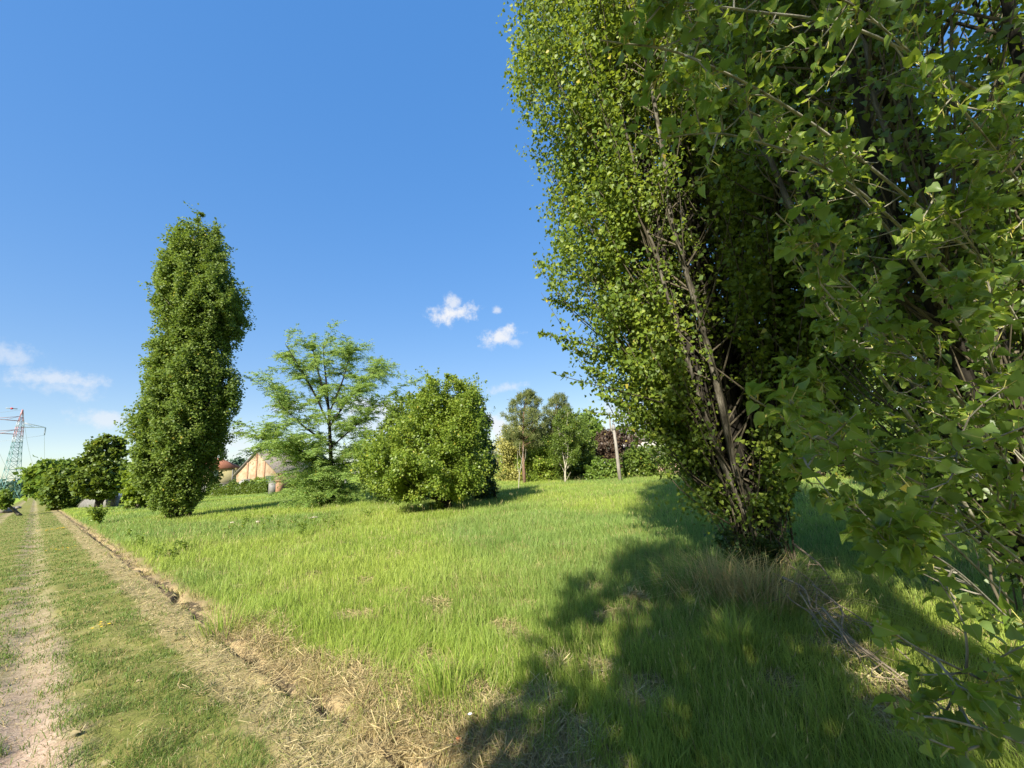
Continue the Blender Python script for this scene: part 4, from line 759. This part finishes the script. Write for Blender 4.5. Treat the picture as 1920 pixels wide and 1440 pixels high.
# ---- buildings
def place(name, label, cat, xy, rz): return empty(name, (xy[0], xy[1], 0), label, cat, rz=rz)
def loc_build(mb, name, m, par, smooth=False): return mb.build(name, m, par, smooth, loc=(0, 0, 0))
def prism(pts, y0, y1):
    n = len(pts); V = [(x, y0, z) for x, z in pts] + [(x, y1, z) for x, z in pts]; return np.array(V, float), n
def add_prism(mb, pts, y0, y1):
    V, n = prism(pts, y0, y1); c0 = len(V)
    V = np.vstack([V, V[:n].mean(0), V[n:].mean(0)]); tri = [(i, (i + 1) % n, c0) for i in range(n)] + [(n + (i + 1) % n, n + i, c0 + 1) for i in range(n)]
    mb.add2(V, tri, [((i + 1) % n, i, n + i, n + (i + 1) % n) for i in range(n)])
g0 = ground_at(478, 921)   # middle of the barn gable
barn_xy = np.array([-36.5, 57.5]); brz = math.radians(-5)
barn = place('old_barn', 'old barn with patchy plaster gable, brick pilasters and grey roof', 'barn', barn_xy, brz)
wall = MB(); add_prism(wall, [(-2.9, -.1), (2.9, -.1), (2.9, 2.5), (0, 5.35), (-2.9, 2.5)], 0, 16); loc_build(wall, 'wall', M['plaster'], barn)
for i, (px_, hz_) in enumerate(((-1.25, 4.15), (.05, 5.3), (1.25, 4.15))):
    mb = MB(); mb.box((px_, -.05, hz_ / 2 - .12), (.2, .1, hz_ - .1)); loc_build(mb, 'pilaster', M['brick'], barn)
for sgn in (-1, 1):
    mb = MB(); a = [(0, 5.42), (sgn * 3.3, 2.18), (sgn * 3.3, 2.32), (0, 5.58)]
    if sgn < 0: a = a[::-1]
    add_prism(mb, a, -.25, 16.3); loc_build(mb, 'roof', M['rooftile'], barn)
mb = MB(); mb.box((2.1, -.012, 1.0), (1.1, .05, 2.0)); loc_build(mb, 'door', M['shutter'], barn)
lean = MB(); add_prism(lean, [(-2.2, -.1), (.2, -.1), (.2, 1.2), (-.6, 1.75), (-2.2, .9)], -1.6, -.15); loc_build(lean, 'lean_to_shed', M['concrete'], barn)
yel = place('yellow_house', 'yellow rendered house with red hipped tile roof, left of the old barn', 'house', np.array([-47.2, 62.5]), math.radians(24))
mb = MB(); mb.box((0, 3, 1.75), (7, 6, 3.7)); loc_build(mb, 'wall', M['yellowwall'], yel)
mb = MB(); V = np.array([(-3.9, -.4, 3.6), (3.9, -.4, 3.6), (3.9, 6.4, 3.6), (-3.9, 6.4, 3.6), (-.9, 3, 5.4), (.9, 3, 5.4)]); mb.add2(V, [(1, 2, 5), (3, 0, 4)], [(0, 1, 5, 4), (2, 3, 4, 5), (3, 2, 1, 0)]); loc_build(mb, 'roof', M['redroof'], yel)
mb = MB(); mb.box((1.0, -.01, 2.5), (1.0, .1, 1.6)); loc_build(mb, 'shutter', M['shutter'], yel)
mb = MB(); mb.box((3.32, -.06, 1.75), (.1, .1, 3.6)); loc_build(mb, 'drainpipe', M['greymetal'], yel)
mb = MB(); add_prism(mb, [(-1.5, 1.25), (4.9, 1.25), (4.9, 1.4), (-1.5, 1.4)], -3.2, -.02); loc_build(mb, 'porch_roof', M['rooftile'], yel)
mb = MB(); mb.box((1.5, -3.0, .6), (5.6, .2, 1.28)); loc_build(mb, 'porch_wall', M['concrete'], yel)
b = ground_at(511, 927); mb = MB(); mb.box((0, 0, .62), (.75, .5, 1.3)); mb.box((0, 0, 1.3), (.85, .6, .08)); o = tag(mb.build('meter_cabinet', M['greymetal'], loc=(0, 0, 0)), 'grey metal cabinet at the right end of the clipped hedge', 'cabinet'); o.location = (b[0], b[1], 0); o.rotation_euler.z = .5
b = ground_at(523, 926); mb = MB(); mb.box((0, 0, .62), (.62, .62, 1.3)); mb.box((0, 0, 1.31), (.74, .74, .09)); o = tag(mb.build('gate_pier', M['brick'], loc=(0, 0, 0)), 'square red brick gate pier beside the grey cabinet', 'pier'); o.location = (b[0], b[1], 0); o.rotation_euler.z = .5
b = ground_at(646, 917); mb = MB(); mb.box((0, 0, .8), (.42, .42, 1.7)); mb.box((0, 0, 1.7), (.55, .55, .1)); o = tag(mb.build('gate_pier', M['whitewall'], loc=(0, 0, 0)), 'white rendered gate pier seen behind the feathery tree', 'pier'); o.location = (b[0], b[1], 0); o.rotation_euler.z = .4
wh = place('white_house', 'white house glimpsed between the purple-leaved tree and the big poplar', 'house', np.array([17., 66.]), math.radians(-12))
mb = MB(); mb.box((0, 4, 1.9), (12, 8, 4)); loc_build(mb, 'wall', M['whitewall'], wh)
mb = MB(); V = np.array([(-6.5, -.6, 3.9), (6.5, -.6, 3.9), (6.5, 8.6, 3.9), (-6.5, 8.6, 3.9), (-3, 4, 5.4), (3, 4, 5.4)]); mb.add2(V, [(1, 2, 5), (3, 0, 4)], [(0, 1, 5, 4), (2, 3, 4, 5), (3, 2, 1, 0)]); loc_build(mb, 'roof', M['rooftile'], wh)
for wx in (-4, -1.2, 1.6, 4.2):
    mb = MB(); mb.box((wx, -.01, 2.2), (1.0, .1, 1.4)); loc_build(mb, 'window', M['shutter'], wh)
lw = ground_at(1222, 897); mb = MB(); mb.box((0, 0, .4), (7, .25, .9)); o = tag(mb.build('garden_wall', M['pinkwall'], loc=(0, 0, 0)), 'low pinkish garden wall behind the big poplar', 'wall'); o.location = (lw[0] + 3.2, lw[1] + 1, 0); o.rotation_euler.z = -.3
# trees behind on the right
tree('broadleaf_tree', 'tall pale green tree in sun far behind the nearest poplar', (17.5, 26), [(380, 1590, 1660), (420, 1560, 1700), (520, 1540, 1720), (640, 1530, 1720), (760, 1535, 1710), (830, 1550, 1700)], 'mid', .22, 240, 110, cs=.26, trunk_r=.2, limbs=20, jitter=.2)
tree('shrub', 'yellow-leaved shrub in sun seen through the nearest poplar', (15.2, 26.5), [(758, 1505, 1545), (775, 1495, 1560), (810, 1495, 1560), (840, 1500, 1555)], 'pale_shrub', .16, 90, 80, cat='shrub', cs=.3, limbs=6)
tree('evergreen_tree', 'dense dark evergreen in shade behind the right edge poplar', (10.2, 8.2), [(200, 1830, 1960), (330, 1770, 2060), (500, 1740, 2160), (700, 1720, 2240), (880, 1730, 2260), (1000, 1780, 2240)], 'dark', .15, 420, 120, bark='darkshadebark', cs=.27, trunk_r=.2, limbs=20, jitter=.15)
tree('evergreen_tree', 'dark green hedge-like tree low behind the big poplar, right side', (13.5, 19.5), [(780, 1560, 1680), (810, 1540, 1740), (850, 1535, 1790), (880, 1540, 1800), (900, 1560, 1790)], 'chestnut', .18, 170, 100, bark='darkshadebark', cs=.28, limbs=12, jitter=.2)

# ---- lattice tower and its lines
def tower():
    b = ground_at(14, 938); D = np.hypot(*b[:2]); nrm = b[:2] / D; lat = np.array([nrm[1], -nrm[0]]); Hh = 0.
    d = ray(41, 768); top = CAM + d * (D / (d[:2] @ nrm)); Hh = top[2]
    o = empty('lattice_tower', (b[0], b[1], 0), 'lattice power tower, green below and red and white above, on the horizon', 'pylon')
    ya = math.radians(20); ex = lat * math.cos(ya) + nrm * math.sin(ya); ey = -lat * math.sin(ya) + nrm * math.cos(ya)
    def P(x, y, z): return np.array([*(b[:2] + ex * x + ey * y), z])
    def W(f): return np.interp(f, [0, .55, .80, 1], [2.15, 1.05, .75, .10])
    lv = [0, .12, .23, .33, .42, .50, .57, .63, .69, .75, .80, .86, .91, 1.]
    th = .085
    def section(l0, l1, name, m):
        mb = MB()
        for a, c in zip(lv[:-1], lv[1:]):
            if a < l0 - 1e-6 or c > l1 + 1e-6: continue
            q = [[P(sx * W(f), sy * W(f), f * Hh) for sx, sy in ((-1, -1), (1, -1), (1, 1), (-1, 1))] for f in (a, c)]
            for i in range(4):
                j = (i + 1) % 4; mb.tube([q[0][i], q[1][i]], th, 4); mb.tube([q[1][i], q[1][j]], th * .6, 4)
                mb.tube([q[0][i], q[1][j]], th * .55, 4); mb.tube([q[0][j], q[1][i]], th * .55, 4)
        mb.build(name, m, o)
    section(0, .63, 'lower_frame', M['pylongreen']); section(.63, .69, 'white_band', M['pylonwhite']); section(.69, .80, 'red_band', M['pylonred']); section(.80, .86, 'white_band', M['pylonwhite']); section(.86, 1, 'red_peak', M['pylonred'])
    ends = []
    for f, sg, reach, m in ((.87, -1, 7.0, 'pylonred'), (.72, -1, 8.2, 'pylonred'), (.80, 1, 6.6, 'pylonwhite')):
        z = f * Hh; e = P(sg * reach, 0, z + .3); mb = MB(); w = W(f)
        for sy in (-1, 1):
            mb.tube([P(sg * w, sy * w, z), e], th * .8, 4); mb.tube([P(sg * w, sy * w, z + 1.6), e], th * .7, 4)
            mb.tube([P(sg * w, sy * w, z + 1.6), P(sg * (w + reach) / 2, sy * w / 2, z + .12)], th * .5, 4)
        a = mb.build('crossarm', M[m], o); mb = MB(); s = e - np.array([0, 0, .1])
        mb.tube(np.array([s - np.array([0, 0, .23 * k]) for k in range(13)]), [.06 if k % 2 else .24 for k in range(13)], 8); mb.build('insulator', M['insulator'], o); ends.append(s - np.array([0, 0, 2.8]))
    ends.append(P(0, 0, Hh)); return o, ends, b
tw_, ends, tb_ = tower()
wl = ['lowest hanging', 'middle', 'right-hand', 'topmost earth']
for e, lab in zip(ends, ('power line slung from the upper left arm of the lattice tower', 'power line slung from the lower left arm of the lattice tower', 'power line slung from the right arm of the lattice tower', 'earth wire running over the peak of the lattice tower')):
    f1 = e + np.array([-265, 238, -1.5]); f2 = e + np.array([-330, -95, 1]); t = np.linspace(-1, 1, 61); pts = np.where(t[:, None] < 0, e + (f2 - e) * -t[:, None], e + (f1 - e) * t[:, None]); pts[:, 2] -= 13. * (1 - (2 * np.abs(t) - 1) ** 2)
    mb = MB(); mb.tube(pts, .035, 5, cap=False); tag(mb.build('power_line', M['wire']), lab, 'power line')
# red marker ball on the earth wire
d = ray(22, 766); D = np.hypot(*tb_[:2]) * .82; c = CAM + d * (D / np.hypot(d[0], d[1]))
o = empty('marker_ball', c, 'red aircraft marker ball on the wire above the lattice tower', 'marker ball'); mb = MB(); a = np.linspace(-PI / 2, PI / 2, 12); mb.tube(np.stack([c[0] + 0 * a, c[1] + 0 * a, c[2] + np.sin(a) * .28], 1), np.cos(a) * .32 + .01, 16); mb.build('ball', M['redball'], o, smooth=True)
mb = MB(); mb.tube([c - np.array([.35, 1.1, 0]), c + np.array([.35, 1.1, 0])], .12, 8); mb.build('clamp', M['wire'], o)

# ---- things by the far track
mb = MB(); pA = ground_at(140, 956, 0); pB = ground_at(180, 955, 0); dv = pB - pA; ang = math.atan2(dv[1], dv[0]); Lw = np.hypot(dv[0], dv[1])
o = place('garden_wall', 'low grey wall with sloped end under the dark chestnut-like tree', 'wall', pA[:2] + np.array([-1.5, 1.5]), ang); add_prism(mb, [(0, -.1), (Lw + 3, -.1), (Lw + 3, .95), (1.6, .9), (.9, .7)], 0, .3); loc_build(mb, 'wall_body', M['greymetal'], o)
mb = MB(); add_prism(mb, [(.3, .34), (1.6, .92), (1.75, .99), (.2, .3)][::-1], -.06, .36); loc_build(mb, 'coping', M['concrete'], o)
def car(xy, rz, label):
    o = place('parked_car', label, 'car', xy, rz); mb = MB()
    def sec(pts, y): return [(x, y, z) for x, z in pts]
    prof = [(-2.0, .35), (-2.05, .7), (-1.9, .92), (-1.0, 1.0), (1.2, 1.0), (2.0, .86), (2.1, .6), (2.05, .32)]; cab = [(-1.75, .98), (-1.25, 1.42), (.2, 1.46), (1.05, 1.0)]
    n = len(prof); V = []; ys = (-.86, -.8, .8, .86)
    for i, y in enumerate(ys): V += [(x * (1 if 0 < i < 3 else .98), y, .35 + (z - .35) * (1 if 0 < i < 3 else .94)) for x, z in prof]
    f4 = [(k * n + i, k * n + (i + 1) % n, (k + 1) * n + (i + 1) % n, (k + 1) * n + i) for k in range(3) for i in range(n)]; c0 = len(V); V += [(0, -.86, .6), (0, .86, .6)]
    f3 = [((i + 1) % n, i, c0) for i in range(n)] + [(3 * n + i, 3 * n + (i + 1) % n, c0 + 1) for i in range(n)]; mb.add2(np.array(V), f3, f4); loc_build(mb, 'body', M['carpaint'], o)
    mb = MB(); V = [(x, y * (.80 if z < 1.1 else .62), z) for y in (-1, 1) for x, z in cab]; mb.add(np.array(V), [(0, 1, 5, 4), (2, 3, 7, 6), (1, 2, 6, 5), (3, 2, 1, 0), (4, 5, 6, 7)]); loc_build(mb, 'windscreen', M['carglass'], o)
    mb = MB(); mb.box((-.5, 0, 1.475), (1.4, 1.22, .05)); loc_build(mb, 'roof', M['carpaint'], o)
    for sx in (-1.25, 1.3):
        for sy in (-1, 1): mb = MB(); mb.tube([(sx, sy * .72, .32), (sx, sy * .89, .32)], .32, 16); loc_build(mb, 'wheel', M['tyre'], o)
    for sy in (-1, 1): mb = MB(); mb.box((2.03, sy * .58, .68), (.12, .36, .16)); loc_build(mb, 'headlight', M['lampglass'], o)
    mb = MB(); mb.box((2.08, 0, .50), (.06, .9, .14)); loc_build(mb, 'grille', M['tyre'], o)
cx = ground_at(213, 949); car(cx[:2] + np.array([-1.5, 2.5]), math.radians(-75), 'dark parked car under the chestnut-like tree')
# dark stones at the left edge
def stone(xy, s, m, label, cat='stone', z=.0, group=None, flatk=.6):
    n1, n2 = 14, 9; a, b = np.meshgrid(np.linspace(0, 2 * PI, n1, endpoint=False), np.linspace(-PI / 2, PI / 2, n2), indexing='ij'); r = 1 + .22 * smooth_noise(a * 0 + np.cos(a) * 2, np.sin(a) * 2 + b * 1.5, 2.2, int(rng.integers(1000)))
    V = np.stack([np.cos(a) * np.cos(b) * r * s[0], np.sin(a) * np.cos(b) * r * s[1], np.sin(b) * r * s[2] + s[2] * .5], -1).reshape(-1, 3); i, j = np.meshgrid(np.arange(n1), np.arange(n2 - 1), indexing='ij'); k = (i + 1) % n1
    mb = MB(); mb.add(V, np.stack([i * n2 + j, k * n2 + j, k * n2 + j + 1, i * n2 + j + 1], -1).reshape(-1, 4)); o = tag(mb.build('stone', m, smooth=False, loc=(0, 0, 0)), label, cat, group); o.location = (float(xy[0]), float(xy[1]), z + float(ground_z(xy[0], xy[1]))); o.rotation_euler.z = rng.uniform(0, 6); return o
for (px_, py_, s_) in ((6, 962, .7), (18, 958, .55), (30, 954, .4)):
    q = ground_at(px_, py_); stone(q[:2], (s_, s_ * .8, s_ * .45), M['darkrock'], 'dark rough stone piled at the left edge under the small bright bush', group='dark stones by the track')
for px_, py_, s_, lab in ((435, 987, (.10, .05, .03), 'small pale stone lying in the meadow, leftmost of three'), (483, 984, (.13, .06, .03), 'flat pale stone in the meadow between the two other pale stones'), (587, 977, (.17, .06, .035), 'longest pale stone in the meadow, below the feathery tree')):
    q = ground_at(px_, py_); stone(q[:2], s_, M['rock'], lab, z=.055)
q = ground_at(860, 1418); stone(q[:2], (.026, .02, .015), M['brickbit'], 'orange broken brick piece in the dry grass by the furrow', 'brick', .03)

# ---- weeds, flowers, tufts, sticks
def weed(px_, py_, h, nl, label, group, m='bush', ls=.06):
    q = ground_at(px_, py_); z = float(ground_z(q[0], q[1])); o = empty('weed_plant', (q[0], q[1], z), label, 'weed', group); st, lf = MB(), MB()
    for k in range(4):
        e = np.array([q[0] + rng.normal() * .12, q[1] + rng.normal() * .12, z + h * rng.uniform(.7, 1.1)]); c = catmull([np.array([q[0], q[1], z]), (np.array([q[0], q[1], z]) + e) / 2 + rng.normal(size=3) * .02, e], 6); st.tube(c, np.linspace(.005, .002, 6), 4, cap=False)
        t = rng.uniform(.25, 1, nl); p = np.stack([np.interp(t, np.linspace(0, 1, 6), c[:, i]) for i in range(3)], 1); d = unit(rng.normal(size=(nl, 3)) * np.array([1, 1, .25])); lf.inst(DELT, DELT_F, p, frames(d, unit(np.array([0, 0, 1.]) + rng.normal(size=(nl, 3)) * .3)), ls * rng.uniform(.6, 1.2, nl))
    st.build('stem', M['stem'], o); lf.build('foliage', M[m], o)
for px_, py_ in ((525, 998), (548, 992), (570, 1003), (610, 985), (455, 1000), (292, 1050), (325, 1055), (235, 1012), (490, 1000), (505, 988), (560, 1010), (590, 996), (625, 1002), (430, 1012), (465, 985), (350, 1040), (265, 1030), (640, 985), (690, 975)): weed(px_, py_, .38, 16, 'leafy broad-leaved weed standing in the meadow grass', 'leafy weeds in the meadow')
def flower(px_, py_, n, label, m='petal', r=.16, h=.05, hs=.022):
    q = ground_at(px_, py_); z = float(ground_z(q[0], q[1])); o = empty('flower_clump', (q[0], q[1], z), label, 'flowers'); st, fl = MB(), MB()
    for k in range(n):
        p = np.array([q[0] + rng.normal() * r, q[1] + rng.normal() * r, z + h * rng.uniform(.7, 1.3)]); st.tube([p - np.array([0, 0, h * 1.2]), p], .0015, 4, cap=False); a = np.arange(7) * 2 * PI / 7
        d = np.stack([np.cos(a), np.sin(a), 0 * a + .35], 1); fl.inst(KITE, KITE_F, np.repeat(p[None], 7, 0), frames(d, np.repeat(np.array([[0, 0, 1.]]), 7, 0)), np.full(7, hs))
    st.build('stem', M['stem'], o); fl.build('petals', M[m], o)
flower(98, 994, 34, 'yellow flower clump beside the far wheel rut', r=.30, h=.06, hs=.04); flower(118, 1031, 12, 'scattered small yellow flowers in the mown grass, middle clump', r=.22, hs=.03); flower(187, 1180, 6, 'few yellow flowers nearest the camera in the mown grass', r=.06, h=.03, hs=.018)
flower(883, 1392, 1, 'single white daisy-like flower at the shaded furrow edge', 'whitepetal', .001, .10, .016)
def tuft(px_, py_, n, h, label, dry, spread=.12, lean=.5, group=None, w=.0055, pale=1.):
    q = ground_at(px_, py_); z = float(ground_z(q[0], q[1])); P = np.stack([q[0] + rng.normal(size=n) * spread, q[1] + rng.normal(size=n) * spread, np.full(n, z)], 1); out = (P[:, :2] - q[:2]) / spread; mb = MB()
    col = pick(n, P[:, 0], P[:, 1], dry) * pale; blades(mb, P, h * rng.uniform(.6, 1.25, n), np.full(n, w) * rng.uniform(.7, 1.3, n), out * lean * .5 + rng.normal(size=(n, 2)) * .22, col, .5)
    o = tag(mb.build('grass_tuft', M['blade'], loc=(q[0], q[1], z)), label, 'grass tuft', group)
tuft(1385, 1235, 260, .32, 'bright green grass tuft in front of the big poplar base', .02, .09, .5)
tuft(1345, 1120, 420, .50, 'drooping tuft of dry tan grass left of the big poplar base', .85, .22, 1.25, w=.008, pale=1.35)
tuft(1430, 1135, 480, .52, 'dry tan grass skirt hanging over the front of the big poplar base', .92, .22, 1.15, w=.008, pale=1.35)
tuft(1270, 1120, 320, .45, 'arching green grass tuft left of the dry grass skirt', .15, .14, 1.1)
tuft(835, 1330, 240, .30, 'tall green grass tuft at the shaded furrow corner', .12, .10, .7)
tuft(655, 985, 120, .6, 'tall coarse grass clump in the meadow with upright stalks', .1, .13, .7)
tuft(420, 1185, 260, .28, 'grass tuft overhanging the furrow edge in sun', .25, .14, .9)
# brambles and ivy round the base of the big poplar
tree('bramble_bush', 'dark bramble and ivy tangle wrapped round the foot of the big poplar', (3.3, 5.75), [(1000, 1365, 1465), (1020, 1355, 1472), (1045, 1352, 1478), (1070, 1362, 1478), (1088, 1378, 1470)], 'dark', .045, 60, 40, bark='darkshadebark', cat='bramble', cs=.35, trunk_r=.02, limbs=40, jitter=.25, sprigs=40, sprig_len=.3, holes=.3)
# fallen sticks at the foot of the big poplar
stick_ends = [((1478, 1085), (1700, 1345)), ((1490, 1120), (1640, 1290)), ((1500, 1100), (1720, 1300)), ((1470, 1130), (1560, 1250)), ((1510, 1170), (1750, 1395)), ((1455, 1110), (1610, 1215)), ((1540, 1180), (1690, 1330)), ((1480, 1150), (1560, 1200)), ((1560, 1230), (1790, 1420)), ((1500, 1080), (1580, 1140))]
for (a, b_) in stick_ends:
    A, B = ground_at(*a), ground_at(*b_); A[2] = ground_z(A[0], A[1]) + rng.uniform(.10, .34); B[2] = ground_z(B[0], B[1]) + rng.uniform(.04, .14); ln = np.linalg.norm(B - A); c = catmull([A, A * .66 + B * .34 + rng.normal(size=3) * .05 * np.array([1, 1, .4]), A * .33 + B * .67 + rng.normal(size=3) * .05 * np.array([1, 1, .3]), B], 14)
    mb = MB(); mb.tube(c, np.linspace(rng.uniform(.007, .014), .004, 14), 6)
    for k in range(4):
        i = rng.integers(3, 12); mb.tube(catmull([c[i], c[i] + rng.normal(size=3) * np.array([.08, .08, .03]) + (B - A) / ln * .10, c[i] + rng.normal(size=3) * np.array([.14, .14, .04]) + (B - A) / ln * .25], 5), np.linspace(.005, .002, 5), 4, cap=False)
    tag(mb.build('fallen_stick', M['deadwood'], smooth=True, loc=c[0]), 'dry grey fallen stick on the ground at the foot of the big poplar', 'stick', 'fallen sticks by the big poplar')
# dead leaves on the track
for px_, py_, s_, lab in ((130, 1390, .05, 'pale dry leaf on the gravel wheel rut'), (190, 1432, .05, 'curled tan dry leaf lying at the bottom edge of the mown track'), (255, 1283, .03, 'small white dry leaf in the mown grass')):
    q = ground_at(px_, py_); z = float(ground_z(q[0], q[1])) + .025; mb = MB(); mb.inst(FULL, FULL_F, np.array([[q[0], q[1], z]]), frames(np.array([[.8, .5, .05]]), np.array([[.1, -.2, 1.]])), np.array([s_])); tag(mb.build('dry_leaf', M['deadleaf'], loc=(q[0], q[1], z)), lab, 'leaf')
for o in bpy.data.objects:
    if '_base' in o: del o['_base']
